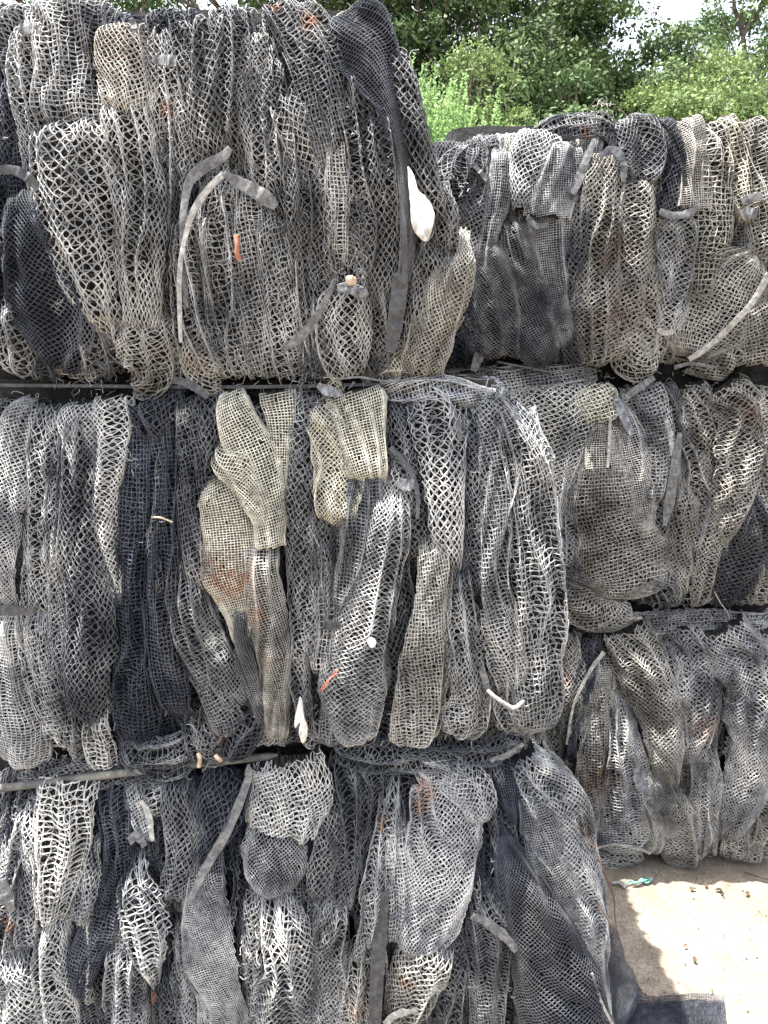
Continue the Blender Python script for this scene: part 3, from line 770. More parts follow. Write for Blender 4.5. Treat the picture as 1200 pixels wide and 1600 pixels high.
# folds packed behind the outer ones, and round the sides, tops and backs that the photograph only hints at
for key, (x0, x1, z0, z1, mats) in {'A': (-.80, -.01, 1.62, 2.25, 'gkku'), 'B': (-.80, .27, .83, 1.60, 'gkku'), 'C': (-.80, .30, .01, .81, 'gkku'),
                                    'D': (.16, 1.34, 1.63, 2.28, 'kkgn'), 'E': (.14, 1.34, .88, 1.59, 'gkkn'), 'F': (.18, 1.36, .02, .84, 'gkkn')}.items():
    par, face = BALES[key]
    filler(par, face, x0, x1, z0 + .022, z1 - .026 * (key not in 'AD'), .062 if face.Y == YF else .08, mats, -.016, ord(key), layers=2)
    D = .82
    fr = Face(O=(x1 - .012, 0, 0), U=(0, 1, 0), V=(0, 0, 1), N=(1, 0, 0))
    filler(par, fr, face.Y + .15, face.Y + D - .09, z0, z1, .12, mats, -.03, ord(key) + 9, layers=1, name='side_fold')
    ft = Face(O=(0, 0, z1 - .012), U=(1, 0, 0), V=(0, 1, 0), N=(0, 0, 1))
    filler(par, ft, x0 + .06, x1 - .15, face.Y + .05, face.Y + D - .05, .14, mats, -.034, ord(key) + 19, layers=1, name='top_fold')
    if face.Y == YB:
        fl = Face(O=(x0 + .0, 0, 0), U=(0, -1, 0), V=(0, 0, 1), N=(-1, 0, 0))
        filler(par, fl, -face.Y - D + .12, -face.Y - .15, z0, z1, .12, mats, -.03, ord(key) + 29, layers=1, name='side_fold')
print('edges', NEDGE[0], count)

# ------------------------------------------------------------------ hems, battens and straps that belong to the bales
B_ = band
B_('hem_band', bA, fA, [(279, 535, 3), (281, 440, 4), (290, 380, 4), (304, 335, 5), (326, 300, 5), (352, 274, 5)], M_heml, .062, label='pale curved hem along the left of the arch')
B_('hem_band', bA, fA, [(352, 274, 4), (372, 286, 9), (398, 300, 11), (420, 314, 11), (433, 326, 6)], M_hem, .060)
B_('hem_band', bA, fA, [(291, 480, 4), (289, 400, 6), (290, 330, 6), (300, 285, 8), (325, 262, 9), (350, 248, 8), (362, 234, 5)], M_hem, .052)
B_('rib_strap', bA, fA, [(524, 436, 4), (508, 470, 5), (488, 502, 6), (466, 528, 8), (440, 545, 6)], M_hem, .062)
B_('plastic_plate', bA, fA, [(626, 428, 12), (622, 470, 14), (616, 515, 13), (610, 550, 9)], M_hemd, .050)
B_('hem_band', bA, fA, [(22, 38, 7), (36, 38, 9), (56, 40, 8)], M_hem, .055)
B_('hem_band', bA, fA, [(238, 92, 6), (258, 92, 9), (275, 94, 8)], M_hem, .060)
B_('hem_band', bA, fA, [(22, 118, 8), (26, 130, 9), (26, 142, 5)], M_heml, .035)
B_('hem_band', bA, fA, [(0, 270, 7), (24, 268, 7), (46, 278, 8), (66, 298, 6)], M_hemd, .062)
B_('hem_band', bA, fA, [(198, 20, 4), (204, 36, 5), (204, 60, 4)], M_hem, .055)
B_('baling_strap', bA, fA, [(-120, 602, 3), (120, 604, 3), (300, 606, 3), (480, 604, 3), (640, 600, 3)], M_hemd, .020)
B_('hem_band', bB, fB, [(-30, 948, 8), (20, 950, 9), (58, 954, 6)], M_hemd, .052)
B_('strap_end', bB, fB, [(262, 594, 6), (285, 600, 7), (305, 612, 7), (318, 622, 4)], M_hemd, .065)
B_('strap_end', bB, fB, [(494, 602, 5), (508, 612, 8), (530, 616, 6)], M_rag, .066)
B_('hem_band', bB, fB, [(620, 752, 8), (634, 758, 10), (648, 756, 8)], M_rag, .058)
B_('hem_band', bB, fB, [(705, 634, 6), (714, 660, 7), (722, 690, 4)], M_hem, .056)
B_('plastic_edge', bB, fB, [(610, 700, 4), (640, 735, 5), (652, 770, 4), (652, 810, 3)], M_hemd, .056)
B_('hem_band', bB, fB, [(505, 974, 6), (520, 975, 8), (534, 972, 6)], M_hemd, .052)
B_('plastic_clip', bB, fB, [(752, 1044, 5), (757, 1060, 6), (762, 1074, 5)], M_hem, .056)
B_('hem_band', bB, fB, [(800, 1140, 3), (830, 1143, 3), (864, 1141, 3)], M_hem, .060)
B_('hem_band', bC, fC, [(388, 1218, 7), (372, 1262, 8), (350, 1310, 9), (318, 1362, 8), (296, 1408, 5)], M_hem, .064)
B_('plastic_batten', bC, fC, [(598, 1388, 13), (594, 1450, 14), (589, 1520, 14), (582, 1640, 14)], M_hemd, .050)
B_('hem_band', bC, fC, [(736, 1424, 7), (760, 1436, 9), (786, 1456, 10), (806, 1478, 8)], M_hem, .062)
B_('hem_band', bC, fC, [(602, 1594, 8), (622, 1578, 8), (652, 1574, 8)], M_heml, .058)
B_('hem_band', bC, fC, [(0, 1372, 16), (14, 1402, 14), (22, 1420, 5)], M_hem, .052)
B_('hem_band', bC, fC, [(200, 1318, 8), (212, 1312, 9), (224, 1326, 6)], M_hem, .064)
B_('hem_band', bC, fC, [(214, 1262, 4), (228, 1284, 6), (236, 1318, 4)], M_heml, .056)
B_('hem_band', bC, fC, [(770, 1204, 4), (798, 1196, 6), (824, 1178, 4)], M_hem, .066)
B_('hem_band', bC, fC, [(922, 1512, 2), (938, 1560, 2.5), (958, 1600, 2.5)], M_heml, .072)
B_('hem_band', bD, fD, [(1198, 428, 5), (1176, 470, 5), (1146, 506, 5), (1112, 540, 5), (1082, 562, 5)], M_heml, .088)
B_('hem_band', bD, fD, [(1028, 332, 5), (1050, 338, 6), (1074, 334, 6), (1092, 322, 4)], M_hem, .090)
B_('hem_band', bD, fD, [(728, 244, 3), (745, 262, 4), (760, 282, 3)], M_hem, .075)
B_('hem_band', bD, fD, [(932, 214, 3), (918, 246, 6), (904, 280, 7), (894, 304, 5)], M_hem, .094)
B_('hem_band', bD, fD, [(938, 244, 4), (958, 232, 7), (974, 250, 7), (974, 284, 4)], M_hemd, .092)
B_('hem_band', bD, fD, [(1028, 514, 4), (1040, 520, 5), (1056, 518, 4)], M_heml, .070)
B_('hem_band', bD, fD, [(822, 340, 4), (836, 354, 5), (856, 352, 4)], M_hem, .084)
B_('hem_band', bD, fD, [(1156, 318, 5), (1176, 310, 7), (1206, 306, 6)], M_hem, .078)
B_('hem_band', bD, fD, [(1155, 340, 8), (1166, 334, 10), (1180, 336, 6)], M_hem, .078)
B_('loose_strip', bD, fD, [(742, 580, 6), (750, 555, 9), (756, 530, 3)], M_hem, .060)
B_('hem_band', bD, fD, [(1060, 574, 4), (1090, 568, 3), (1122, 574, 3)], M_hem, .080)
B_('hem_band', bE, fE, [(982, 622, 5), (1002, 608, 6), (1030, 590, 5)], M_hem, .078)
B_('hem_band', bE, fE, [(966, 622, 6), (976, 650, 8), (988, 680, 5)], M_rag, .082)
B_('hem_band', bE, fE, [(1042, 655, 4), (1048, 685, 6), (1050, 712, 4)], M_heml, .070)
B_('hem_band', bE, fE, [(1062, 676, 4), (1054, 725, 8), (1044, 780, 9), (1036, 820, 4)], M_hem, .078)
B_('hem_band', bE, fE, [(955, 652, 2), (952, 690, 3), (948, 730, 2)], M_heml, .090)
B_('hem_band', bE, fE, [(940, 985, 3), (975, 974, 4), (1010, 972, 3)], M_heml, .070)
B_('hem_band', bE, fE, [(980, 930, 4), (1000, 924, 7), (1026, 908, 5)], M_hem, .080)
B_('hem_band', bF, fF, [(946, 1022, 4), (922, 1052, 3), (896, 1100, 2.5), (884, 1160, 2)], M_heml, .070)
B_('hem_band', bF, fF, [(1104, 1200, 4), (1108, 1270, 6), (1106, 1344, 4)], M_hem, .080)
B_('hem_band', bF, fF, [(1112, 1270, 3), (1118, 1310, 6), (1122, 1344, 4)], M_hem, .070)
B_('hem_band', bF, fF, [(930, 1330, 3), (965, 1324, 3), (1002, 1332, 4), (1020, 1340, 3)], M_heml, .080)
B_('film_scrap', bF, fF, [(990, 1196, 4), (1000, 1220, 13), (1012, 1246, 8)], M_rag, .074)
B_('hem_band', bF, fF, [(952, 1110, 9), (966, 1114, 11), (980, 1112, 6)], M_hemd, .050)

# broken twine ends
for key, mats, spots in (
    ('A', 'g', [(x, y, 46, 26, .045) for x in range(40, 640, 85) for y in range(60, 560, 90)] + [(150, 590, 60, 90, .03), (420, 590, 90, 130, .035), (560, 590, 50, 60, .03), (555, 425, 26, 60, .05), (600, 265, 26, 50, .05), (120, 450, 30, 30, .06), (700, 300, 30, 40, .02)]),
    ('B', 'g', [(x, y, 46, 22, .045) for x in range(40, 840, 90) for y in range(640, 1150, 95)] + [(230, 1200, 60, 180, .04), (300, 1185, 50, 90, .04), (100, 1215, 60, 90, .03), (772, 620, 20, 90, .05), (480, 600, 26, 70, .05), (220, 720, 16, 40, .05), (640, 608, 60, 70, .04), (500, 1080, 30, 40, .05)]),
    ('C', 'g', [(x, y, 50, 24, .045) for x in range(20, 900, 95) for y in range(1260, 1620, 95)] + [(440, 1440, 60, 120, .06), (770, 1500, 40, 70, .05)]),
    ('D', 'n', [(x, y, 40, 18, .07) for x in range(760, 1200, 90) for y in range(240, 580, 90)] + [(935, 190, 20, 80, .07), (790, 245, 22, 50, .05), (720, 590, 60, 80, .04), (750, 225, 14, 26, .03), (1150, 190, 60, 50, .06), (1020, 575, 90, 120, .07), (930, 575, 60, 60, .05)]),
    ('E', 'n', [(x, y, 40, 16, .07) for x in range(900, 1200, 90) for y in range(630, 960, 90)] + [(1040, 930, 30, 80, .07), (1110, 940, 50, 60, .06)]),
    ('F', 'n', [(x, y, 40, 14, .07) for x in range(900, 1200, 90) for y in range(1010, 1340, 90)] + [(1120, 1060, 18, 50, .08), (1040, 1340, 60, 90, .06), (1160, 1345, 50, 70, .05), (950, 1345, 40, 60, .05)])):
    fray(BALES[key][0], BALES[key][1], spots, NM[mats])

# ------------------------------------------------------------------ things caught on the bales
def blob_sheet(name, outline, face, off, mat, label, cat, bulge=.004, parent=None):
    """crumpled piece of film with an outline in pixels; closed, 2 mm thick, creased"""
    o = np.array(outline, float); n = len(o); c = o.mean(0)
    rings = [1.0, .8, .55, .3, .1]; P = []
    dn = spline(np.vstack([o, o[:1]]), 49)[:48]
    for k, s in enumerate(rings):
        q = c + (dn - c) * s; X, Z = at(q[:, 0], q[:, 1], face.Y - off - .035)
        d = off + face.bl(Z) + bulge * (1 - s * s) + .006 * vn(q[:, 0] * .12, q[:, 1] * .07, 3) + .005 * vn(q[:, 0] * .35, q[:, 1] * .12, 9)
        P.append(np.stack([X, face.Y - d, Z], 1))
    P = np.stack(P); front = P.reshape(-1, 3); back = front + [0, .002, 0]
    m = 48; Q = []; N0 = len(front)
    for k in range(len(rings) - 1):
        i = np.arange(m); j = (i + 1) % m
        q = np.stack([k * m + i, k * m + j, (k + 1) * m + j, (k + 1) * m + i], 1); Q += [q, q[:, ::-1] + N0]
    i = np.arange(m); j = (i + 1) % m
    Q.append(np.stack([i, i + N0, j + N0, j], 1))
    capF = ((len(rings) - 1) * m + np.arange(m))[None]
    V = np.vstack([front, back]); 
    ob = mesh_obj(name, V, [np.vstack(Q), capF, capF[:, ::-1] + N0], mat, parent)
    return tag(ob, label, cat)
blob_sheet('plastic_rag', [(637, 262), (645, 272), (654, 300), (664, 308), (676, 325), (678, 345), (668, 377), (655, 372), (643, 352), (641, 320), (638, 290)], fA, .075, M_white,
           'white plastic rag hanging on the right edge of the top near bale', 'rag')
blob_sheet('film_scrap', [(468, 1090), (472, 1098), (474, 1120), (479, 1145), (476, 1166), (469, 1172), (466, 1150), (467, 1130), (461, 1142), (459, 1132), (464, 1105)], fB, .066, M_white,
           'white torn film scrap near the bottom of the middle near bale', 'scrap')
blob_sheet('rag', [(526, 444), (548, 440), (572, 452), (574, 462), (560, 466), (544, 458), (528, 456)], fA, .072, M_rag,
           'small blue-grey rag tuft beside the curved rib strap', 'rag')
blob_sheet('foam_lump', [(540, 433), (548, 430), (556, 434), (557, 442), (549, 446), (541, 443)], fA, .078, M_tan,
           'pale orange crumb resting on the blue-grey rag tuft', 'crumb')
blob_sheet('foam_ball', [(575, 996), (580, 994), (586, 997), (588, 1003), (583, 1009), (577, 1008), (574, 1002)], fB, .075, M_white,
           'white foam ball caught in the grey net of the middle near bale', 'foam ball', .008)
def stick(name, face, pts, r, mat, label, cat, k=6):
    P = [P3(face, x, y, n) for (x, y, n) in pts]
    return tag(twine(name, None, P, r, mat, k), label, cat)
stick('tile_sliver', fA, [(371, 369, .070), (373, 385, .073), (372, 398, .073), (376, 408, .070)], .0048, M_brick, 'terracotta coloured sliver stuck in the net below the hem arch', 'sliver')
stick('plastic_bracket', fB, [(760, 1076, .066), (775, 1090, .074), (800, 1106, .076), (810, 1103, .076), (819, 1093, .070)], .0045, M_heml, 'white angled plastic bracket at the lower right of the middle near bale', 'bracket')
stick('twig', fB, [(238, 807, .062), (254, 808, .066), (272, 815, .062)], .0018, M_tan, 'thin pale twig lying across the dark net of the middle near bale', 'twig')
stick('orange_cord', fB, [(500, 1078, .064), (512, 1062, .075), (524, 1052, .075), (527, 1044, .07), (520, 1052, .066), (508, 1072, .070), (502, 1082, .062)], .0010, M_orange, 'thin red orange cord in the middle near bale', 'cord')
stick('rusty_wire', fC, [(914, 1290, .05), (926, 1320, .09), (945, 1365, .12), (958, 1400, .12), (959, 1430, .12), (962, 1447, .13)], .0016, M_wire, 'bent rusty wire dangling from the bottom near bale over the concrete', 'wire')
stick('rusty_wire', fC, [(962, 1447, .131), (950, 1436, .11), (938, 1416, .08), (928, 1400, .05)], .0014, M_wire, 'short rusty wire hooked back from the tip of the dangling wire', 'wire')
stick('cord', fF, [(897, 960, .07), (892, 985, .07), (884, 1005, .08), (878, 1030, .07)], .0014, M_tan, 'thin tan cord hanging between the middle and bottom far bales', 'cord')
stick('cord', fE, [(1118, 925, .07), (1130, 945, .09), (1142, 960, .09), (1150, 975, .07)], .0014, M_heml, 'thin pale cord hanging from the middle far bale', 'cord')
stick('bone_stub', fB, [(305, 1186, .07), (307, 1198, .075), (304, 1212, .072)], .0045, M_tan, 'pale stub poking out under the dark net on the batten', 'stub')
stick('bone_stub', fB, [(332, 1190, .07), (336, 1196, .075), (340, 1200, .07)], .0045, M_tan, 'small tan crumb right of the pale stub under the dark net', 'stub')
stick('wooden_stick', fD, [(778, 565, .03), (830, 575, .05), (868, 582, .04)], .0035, M_hem, 'grey stick lying between the top and middle far bales', 'stick')
stick('cord', fA, [(640, 594, .07), (600, 596, .08), (560, 590, .08), (520, 594, .06)],   .0020, M_hem, 'grey rope end in the seam below the top near bale', 'cord')
# the grey batten between the middle and bottom near bales
P = [P3(fC, x, y, n) for (x, y, n) in ((-160, 1256, .02), (0, 1243, .03), (120, 1230, .034), (220, 1220, .034), (318, 1208, .02), (430, 1196, .0))]
tag(twine('batten', None, P, .0085, M_pole, 8), 'grey weathered batten under the left of the middle near bale', 'batten')

# ------------------------------------------------------------------ ground
gm, t, b = new_mat('concrete_yard')
n1 = noise(t, 1.6, 5, .6); n2 = noise(t, 25, 5, .7); n3 = noise(t, 160, 3, .6)
c = ramp(t, n1, [(.3, (.15, .125, .095)), (.5, (.22, .185, .145)), (.7, (.29, .25, .20))])
c = mix(t, .8, c, ramp(t, n2, [(.3, .55), (.5, 1.0), (.72, 1.2)]), 'MULTIPLY')
c = mix(t, .8, c, ramp(t, n3, [(.35, .45), (.5, 1.0), (.65, 1.35)]), 'MULTIPLY')
c = mix(t, ramp(t, noise(t, 3.3, 6, .7), [(.50, 0.0), (.60, .55)]), c, (.13, .10, .075))
t.links.new(c, b.inputs['Base Color']); b.inputs['Roughness'].default_value = .9
bp = node(t, 'ShaderNodeBump'); bp.inputs['Strength'].default_value = .5; bp.inputs['Distance'].default_value = .006
t.links.new(n2, bp.inputs['Height']); t.links.new(bp.outputs[0], b.inputs['Normal'])
def grid_mesh(name, xs, ys, zf, mat, kind='structure'):
    X, Y = np.meshgrid(xs, ys, indexing='ij'); Z = zf(X, Y)
    V = np.stack([X, Y, Z], -1).reshape(-1, 3); m = len(ys)
    i, j = np.meshgrid(np.arange(len(xs) - 1), np.arange(m - 1), indexing='ij'); i = i.ravel(); j = j.ravel()
    Q = np.stack([i * m + j, (i + 1) * m + j, (i + 1) * m + j + 1, i * m + j + 1], 1)
    return tag(mesh_obj(name, V, Q, mat), kind=kind)
xs = np.concatenate([[-400, -60, -15, -6], np.arange(-4, 6, .05), [8, 15, 60, 400]]); ys = np.concatenate([[-300, -60, -10, -3], np.arange(-1, 4.6, .05), [5, 6, 15, 60, 600]])
grid_mesh('ground', xs, ys, lambda X, Y: np.where((np.abs(X) < 6) & (Y > -1) & (Y < 4.6), .003 * vn(X * 5, Y * 5, 2) - .004, -.004), gm)
M_soil = plain_mat('soil_bank', [(.03, .045, .015), (.07, .09, .03), (.10, .12, .05)], 6, .95, .6)
def bank_z(X, Y):
    d = np.exp(-((Y - 6.6) / 1.3) ** 2) * 3.45 / (1 + np.exp((X - 1.75) * 1.5)) + .5 * np.exp(-((Y - 9) / 2.5) ** 2)
    return d + .08 * vn(X * 1.3, Y * 1.3, 4) - .3
grid_mesh('grassy_bank', np.linspace(-12, 12, 90), np.linspace(4.6, 14, 50), bank_z, M_soil)

# debris on the concrete
deb = plain_mat('dry_leaf', [(.05, .035, .02), (.12, .08, .045), (.25, .18, .1)], 50, .9, .4)
for (px, py, s, lab) in ((1082, 1392, .022, 'dark curled leaf left of the white leaf on the sunny concrete'), (1103, 1386, .020, 'dark leaf beside the white leaf on the sunny concrete'), (1122, 1393, .024, 'curled dry leaf with a twig on the sunny concrete'), (1168, 1399, .022, 'dry leaf at the right edge of the sunny concrete'),
                        (1070, 1481, .016, 'small brown leaf alone in the middle of the concrete'), (1085, 1502, .020, 'brown leaf flake lower down on the sunny concrete'), (1112, 1550, .012, 'tiny leaf crumb near the black mesh corner'), (1015, 1483, .012, 'tiny crumb in the shade beside the near stack'),
                        (1012, 1536, .010, 'dark pebble in the shade beside the black mesh'), (955, 1466, .022, 'dry brown leaf against the bottom near bale')):
    gx, gy = ground_at(px, py)
    a = rng.random() * 6; n = 8; th = np.linspace(0, 2 * PI, n, endpoint=False)
    x = np.cos(th) * s * .5; y = np.sin(th) * s * .25 * (1 - .5 * np.cos(th)); z = .006 + .009 * np.abs(np.sin(th * 1.5)) * rng.random(n)
    top = np.stack([gx + x * math.cos(a) - y * math.sin(a), gy + x * math.sin(a) + y * math.cos(a), z], 1); bot = top - [0, 0, .0012]
    i = np.arange(n); j = (i + 1) % n
    tag(mesh_obj('dry_leaf', np.vstack([top, bot]), [np.stack([i, i + n, j + n, j], 1), np.arange(n)[None], np.arange(n)[::-1][None] + n], deb), lab, 'leaf', 'debris on the concrete')
def ground_line(name, pts, r, mat, lab, cat):
    P = [(*ground_at(x, y, z), z) for (x, y, z) in pts]
    return tag(twine(name, None, P, r, mat, 5), lab, cat)
ground_line('twig', [(1122, 1388, .01), (1130, 1395, .016), (1128, 1400, .004)], .0022, M_wire, 'short twig beside the curled dry leaf on the concrete', 'twig')
ground_line('twig', [(1162, 1362, .006), (1185, 1370, .014), (1215, 1378, .008)], .0016, M_wire, 'thin dark twig at the right edge in front of the far stack', 'twig')
ground_line('teal_cord', [(975, 1384, .004), (985, 1376, .012), (994, 1381, .006), (1003, 1373, .016), (1010, 1380, .006), (1019, 1372, .010), (1000, 1378, .014), (986, 1380, .012)], .0035, M_teal, 'frayed teal cord at the foot of the far stack', 'cord')
ground_line('wood_chip', [(956, 1380, .006), (966, 1379, .010), (977, 1387, .006)], .005, M_heml, 'flat pale wood chip left of the teal cord', 'chip')
# grit: countless little stones
n = 900; gx = rng.uniform(.3, 1.6, n); gy = rng.uniform(1.25, 2.6, n); s = rng.uniform(.0012, .0045, n) * rng.uniform(.4, 1, n)
base = np.array([(1, 0, 0), (0, 1, 0), (-1, 0, 0), (0, -1, 0), (0, 0, .8), (0, 0, -.6)], float)
V = (base[None] * rng.uniform(.6, 1.3, (n, 6, 1))) * s[:, None, None] + np.stack([gx, gy, s * .3], 1)[:, None]
tri = np.array([(0, 1, 4), (1, 2, 4), (2, 3, 4), (3, 0, 4), (1, 0, 5), (2, 1, 5), (3, 2, 5), (0, 3, 5)])
tag(mesh_obj('grit', V.reshape(-1, 3), (tri[None] + (np.arange(n) * 6)[:, None, None]).reshape(-1, 3), deb, smooth=False), 'fine grit scattered over the pale concrete', 'grit', kind='stuff')

# the sheet of fine black mesh that has slid onto the concrete
spill = empty('mesh_sheet', (.55, 1.55, 0), 'fine blue-black mesh sheet spilled on the concrete beside the near stack', 'mesh sheet')
def spill_sheet(name, corners, zlift, ang, seed, mat, r=.0010, cell=.0048, n=150):
    """corners: 4 ground points (x,y,z) p00 p10 p11 p01"""
    c = np.array(corners, float)
    def S(u, v):
        P = (c[0] * (1 - u[..., None]) * (1 - v[..., None]) + c[1] * u[..., None] * (1 - v[..., None]) + c[2] * u[..., None] * v[..., None] + c[3] * (1 - u[..., None]) * v[..., None])
        P[..., 2] += zlift * (.5 + .5 * vn(u * 5, v * 5, seed)) + .004 * vn(u * 17, v * 13, seed + 1) + .006
        P[..., 0] += .012 * vn(u * 3, v * 4, seed + 2); P[..., 1] += .010 * vn(u * 4, v * 3, seed + 5)
        return P
    Lu = np.linalg.norm(c[1] - c[0]); Lv = np.linalg.norm(c[3] - c[0]); VV = []; QQ = []; base = 0
    for fam in (0, 1):
        La, Lb = (Lu, Lv) if fam == 0 else (Lv, Lu)
        k = int(Lb / cell); m = int(La / cell)
        a = np.linspace(0, 1, m)[None].repeat(k, 0); b_ = np.linspace(0, 1, k)[:, None].repeat(m, 1) + rng.standard_normal((k, m)) * .0015
        P = S(a, b_) if fam == 0 else S(b_, a)
        V, Q = tubes(P, np.full(P.shape[:2], r), np.array([0, -.4, .9])); VV.append(V); QQ.append(Q + base); base += len(V)
    return mesh_obj(name, np.vstack(VV), np.vstack(QQ), mat, spill)
g = ground_at
def gp(px, py, z=0.): x, y = ground_at(px, py, z); return (x, y, z)
spill_sheet('flat_sheet', [gp(905, 1558), gp(1132, 1562), gp(1140, 1720), gp(900, 1720)], .012, 0, 3, NM['u'])
spill_sheet('lower_layer', [gp(915, 1566), gp(1126, 1568), gp(1134, 1720), gp(900, 1720)], .002, 0, 7, NM['u'])
spill_sheet('hanging_part', [(.38, 1.50, .34), gp(955, 1456, .22), gp(1008, 1562, .012), (.38, 1.30, .05)], .035, 0, 5, NM['u'], .0009, .0062)
spill_sheet('hanging_layer', [(.37, 1.52, .33), gp(950, 1464, .21), gp(1000, 1572, .01), (.37, 1.32, .04)], .03, 0, 9, NM['k'], .0009, .0066)

# ------------------------------------------------------------------ vegetation
def leaf_mat(name, cols, trans=.12):
    m, t, b = new_mat(name)
    n = noise(t, .9, 2, .5); n2 = noise(t, 14, 2, .5)
    c = ramp(t, n, [(.3, cols[0]), (.5, cols[1]), (.68, cols[2])])
    c = mix(t, .6, c, ramp(t, n2, [(.3, .6), (.5, 1.0), (.7, 1.4)]), 'MULTIPLY')
    t.links.new(c, b.inputs['Base Color']); b.inputs['Roughness'].default_value = .6; b.inputs['Specular IOR Level'].default_value = .2
    tr = node(t, 'ShaderNodeBsdfTranslucent'); t.links.new(c, tr.inputs[0])
    ms = node(t, 'ShaderNodeMixShader'); ms.inputs[0].default_value = trans
    t.links.new(b.outputs[0], ms.inputs[1]); t.links.new(tr.outputs[0], ms.inputs[2])
    t.links.new(ms.outputs[0], t.nodes['Material Output'].inputs[0])
    return m
LM_dark = leaf_mat('leaf_dark', [(.024, .044, .018), (.048, .082, .028), (.085, .13, .046)])
LM_mid = leaf_mat('leaf_mid', [(.055, .098, .042), (.095, .152, .062), (.14, .205, .085)], .18)
LM_yel = leaf_mat('leaf_yellow_green', [(.080, .130, .048), (.135, .195, .070), (.20, .265, .098)], .25)
LM_weed = leaf_mat('weed_leaf', [(.17, .28, .10), (.24, .37, .15), (.31, .44, .20)], .4)
M_bark = plain_mat('bark', [(.05, .04, .03), (.11, .09, .07), (.2, .17, .14)], 12, .9, .6)

def leaves(C, Rr, size, up=.3):
    """C (n,3) leaf centres with outward dirs Rr (n,3): pointed, slightly folded leaves"""
    n = len(C); nrm = norm(Rr * .6 + rng.standard_normal((n, 3)) * .7 + [0, -.1, up])
    t1 = norm(np.cross(nrm, rng.standard_normal((n, 3)))); t2 = np.cross(nrm, t1)
    s = size * .78 * rng.uniform(.55, 1.35, (n, 1))
    V = np.stack([C - t1 * s * .55, C - t1 * s * .05 + t2 * s * .3 + nrm * s * .08, C + t1 * s * .6, C - t1 * s * .05 - t2 * s * .3 + nrm * s * .08], 1)
    Q = np.arange(n * 4).reshape(n, 4)
    return V.reshape(-1, 3), Q

def tree(px, Y, ztop, rad, zbot, mat, label, seed, nleaf=26000, size=.075, clump=.55, group='trees beyond the bales', trunk_r=.12, name='broadleaf_tree', base=None, gap=.0):
    r_ = np.random.default_rng(seed)
    x, _ = at(px, 300, Y); x = float(x)
    gz = base if base is not None else 0.0
    root = empty(name, (x, Y, gz), label, 'tree', group)
    H = ztop - zbot
    # limbs
    K = 90; cl = []
    while len(cl) < K:
        p = r_.uniform(-1, 1, 3); q = np.linalg.norm(p)
        if q < 1 and q > .25:
            cl.append([x + p[0] * rad * (1 - .25 * max(p[2], 0)), Y + p[1] * rad * .8, zbot + (p[2] * .5 + .5) * H * .97])
    cl = np.array(cl)
    top = np.array([x + r_.uniform(-.3, .3), Y, ztop - H * .25])
    PP = []; RR = []
    bp_ = np.array([x, Y, gz - .1])
    trunk = spline3(np.array([bp_, [x + r_.uniform(-.12, .12), Y, gz + (zbot - gz) * .6], [x + r_.uniform(-.25, .25), Y, zbot + H * .3], top]), 24)
    V, Q = tubes(trunk[None], np.linspace(trunk_r, trunk_r * .25, 24)[None], np.array([0, -1., 0]), 8)
    for c in cl[::2]:
        i = int(np.clip((c[2] - .8 - gz) / (top[2] - gz) * 23, 5, 22)); s = trunk[i]
        mid = (s + c) / 2 + r_.normal(0, .12, 3) + [0, 0, -.1]
        p = spline3(np.array([s, mid, c]), 10); PP.append(p); RR.append(np.linspace(trunk_r * .32, .010, 10))
        for e in range(2):
            c2 = c + r_.normal(0, clump * .6, 3); p = spline3(np.array([mid, (mid + c2) / 2 + r_.normal(0, .08, 3), c2]), 10); PP.append(p); RR.append(np.linspace(trunk_r * .15, .006, 10))
    V2, Q2 = tubes(np.stack(PP), np.stack(RR), np.array([0, -1., 0.1]), 5)
    mesh_obj('trunk', np.vstack([V, V2]), np.vstack([Q, Q2 + len(V)]), M_bark, root)
    # leaf clumps: sprays of leaves on short twig tips inside every clump
    tips = 34
    cs = clump * r_.uniform(.65, 1.35, K)
    tp = []
    for c, s in zip(cl, cs):
        d = norm(r_.standard_normal((tips, 3))); d[:, 2] = np.abs(d[:, 2]) * .8 - .15
        tp.append(np.concatenate([c + d * s * r_.uniform(.5, 1.05, (tips, 1)), d], 1))
    tp = np.vstack(tp); tp = tp[r_.random(len(tp)) > gap]
    per = max(4, int(1.5 * nleaf) // len(tp))
    C = np.repeat(tp, per, 0); P = C[:, :3] + r_.normal(0, .085 * clump / .55, (len(C), 3)) * [1, 1, .6]
    V, Q = leaves(P, C[:, 3:], size)
    mesh_obj('crown', V, Q, mat, root, smooth=False)
    return root

tree(130, 11.0, 8.6, 2.6, 1.6, LM_dark, 'dark green tree hidden behind the far left of the near stack', 11, 12000)
tree(400, 11.5, 8.2, 2.6, 1.6, LM_dark, 'dark green tree behind the top of the near stack', 12, 34000)
tree(610, 11.0, 7.4, 2.0, 1.8, LM_dark, 'dark leafy tree right behind the edge of the near stack', 13, 60000)
tree(760, 12.5, 8.8, 2.3, 2.2, LM_dark, 'tall dark tree behind the yellow-green sapling', 14, 60000)
tree(865, 11.8, 7.2, 1.8, 2.4, LM_dark, 'dark dense tree left of the gap of sky', 15, 60000)
tree(735, 9.2, 5.15, .85, 2.2, LM_yel, 'yellow-green sapling with bare stems in front of the dark trees', 16, 9000, .065, .30, trunk_r=.04, gap=.25)
tree(820, 10.2, 5.4, 1.2, 2.6, LM_mid, 'mid green bushy tree low between the dark trees', 17, 16000, .07, .42)
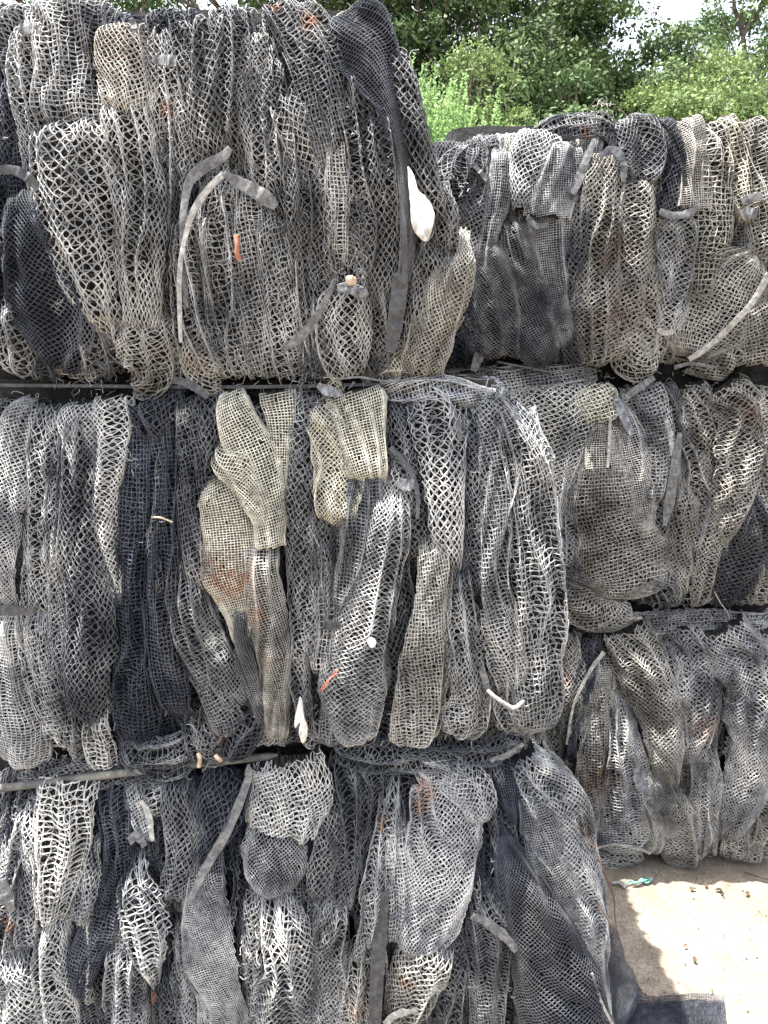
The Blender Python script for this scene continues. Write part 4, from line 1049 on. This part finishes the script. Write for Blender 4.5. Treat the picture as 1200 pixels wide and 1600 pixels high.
tree(990, 11.5, 5.75, 1.3, 2.4, LM_mid, 'mid green tree with its top just below the gap of sky', 18, 42000, .07, .45)
tree(1085, 10.4, 5.25, 1.35, 2.2, LM_yel, 'light green rounded tree at the upper right behind the far stack', 19, 52000, .065, .42)
tree(1165, 12.8, 8.4, 1.75, 2.2, LM_mid, 'tall green tree at the top right corner', 20, 60000, .075)
tree(1350, 11.5, 8.4, 2.2, 1.8, LM_dark, 'dark tree beyond the right edge of the far stack', 21, 14000)
tree(1000, 19.0, 8.6, 1.5, 4.5, LM_mid, 'thin distant tree showing in the gap of sky', 22, 7000, .09, .5, gap=.35)

# weeds on the bank: upright plants of narrow leaves, too many to count
n = 2600
wx = rng.uniform(-1.6, 2.2, n); wy = rng.uniform(5.3, 7.0, n); wz = bank_z(wx, wy)
hh = rng.uniform(.5, 1.0, n)
VV = []; QQ = []; b0 = 0
lean = rng.normal(0, .10, (n, 2))
K = 44
for k in range(K):
    f = (k + .5) / K
    a = rng.random(n) * 2 * PI; ln = .095 * (1 - f * .72) * rng.uniform(.7, 1.2, n)
    P0 = np.stack([wx + lean[:, 0] * f, wy + lean[:, 1] * f, wz + hh * f], 1)
    d = np.stack([np.cos(a), np.sin(a), np.full(n, .55 + .6 * f)], 1); d = norm(d)
    s = norm(np.cross(d, [0, 0, 1.])) * .013
    tipp = P0 + d * ln[:, None]; mid = P0 + d * ln[:, None] * .45 + [0, 0, .006]
    V = np.stack([P0, mid + s, tipp, mid - s], 1).reshape(-1, 3)
    VV.append(V); QQ.append(np.arange(n * 4).reshape(n, 4) + b0); b0 += n * 4
stem = np.stack([np.stack([wx, wy, wz - .05], 1), np.stack([wx + lean[:, 0], wy + lean[:, 1], wz + hh], 1)], 1)
V, Q = tubes(stem, np.stack([np.full(n, .005), np.full(n, .002)], 1), np.array([0, -1., .1]))
VV.append(V); QQ.append(Q + b0)
tag(mesh_obj('weeds', np.vstack(VV), np.vstack(QQ), LM_weed, smooth=False), 'bright green upright weeds covering the bank', 'weeds', kind='stuff')

for o in list(bpy.data.objects):
    if '_o' in o: del o['_o']
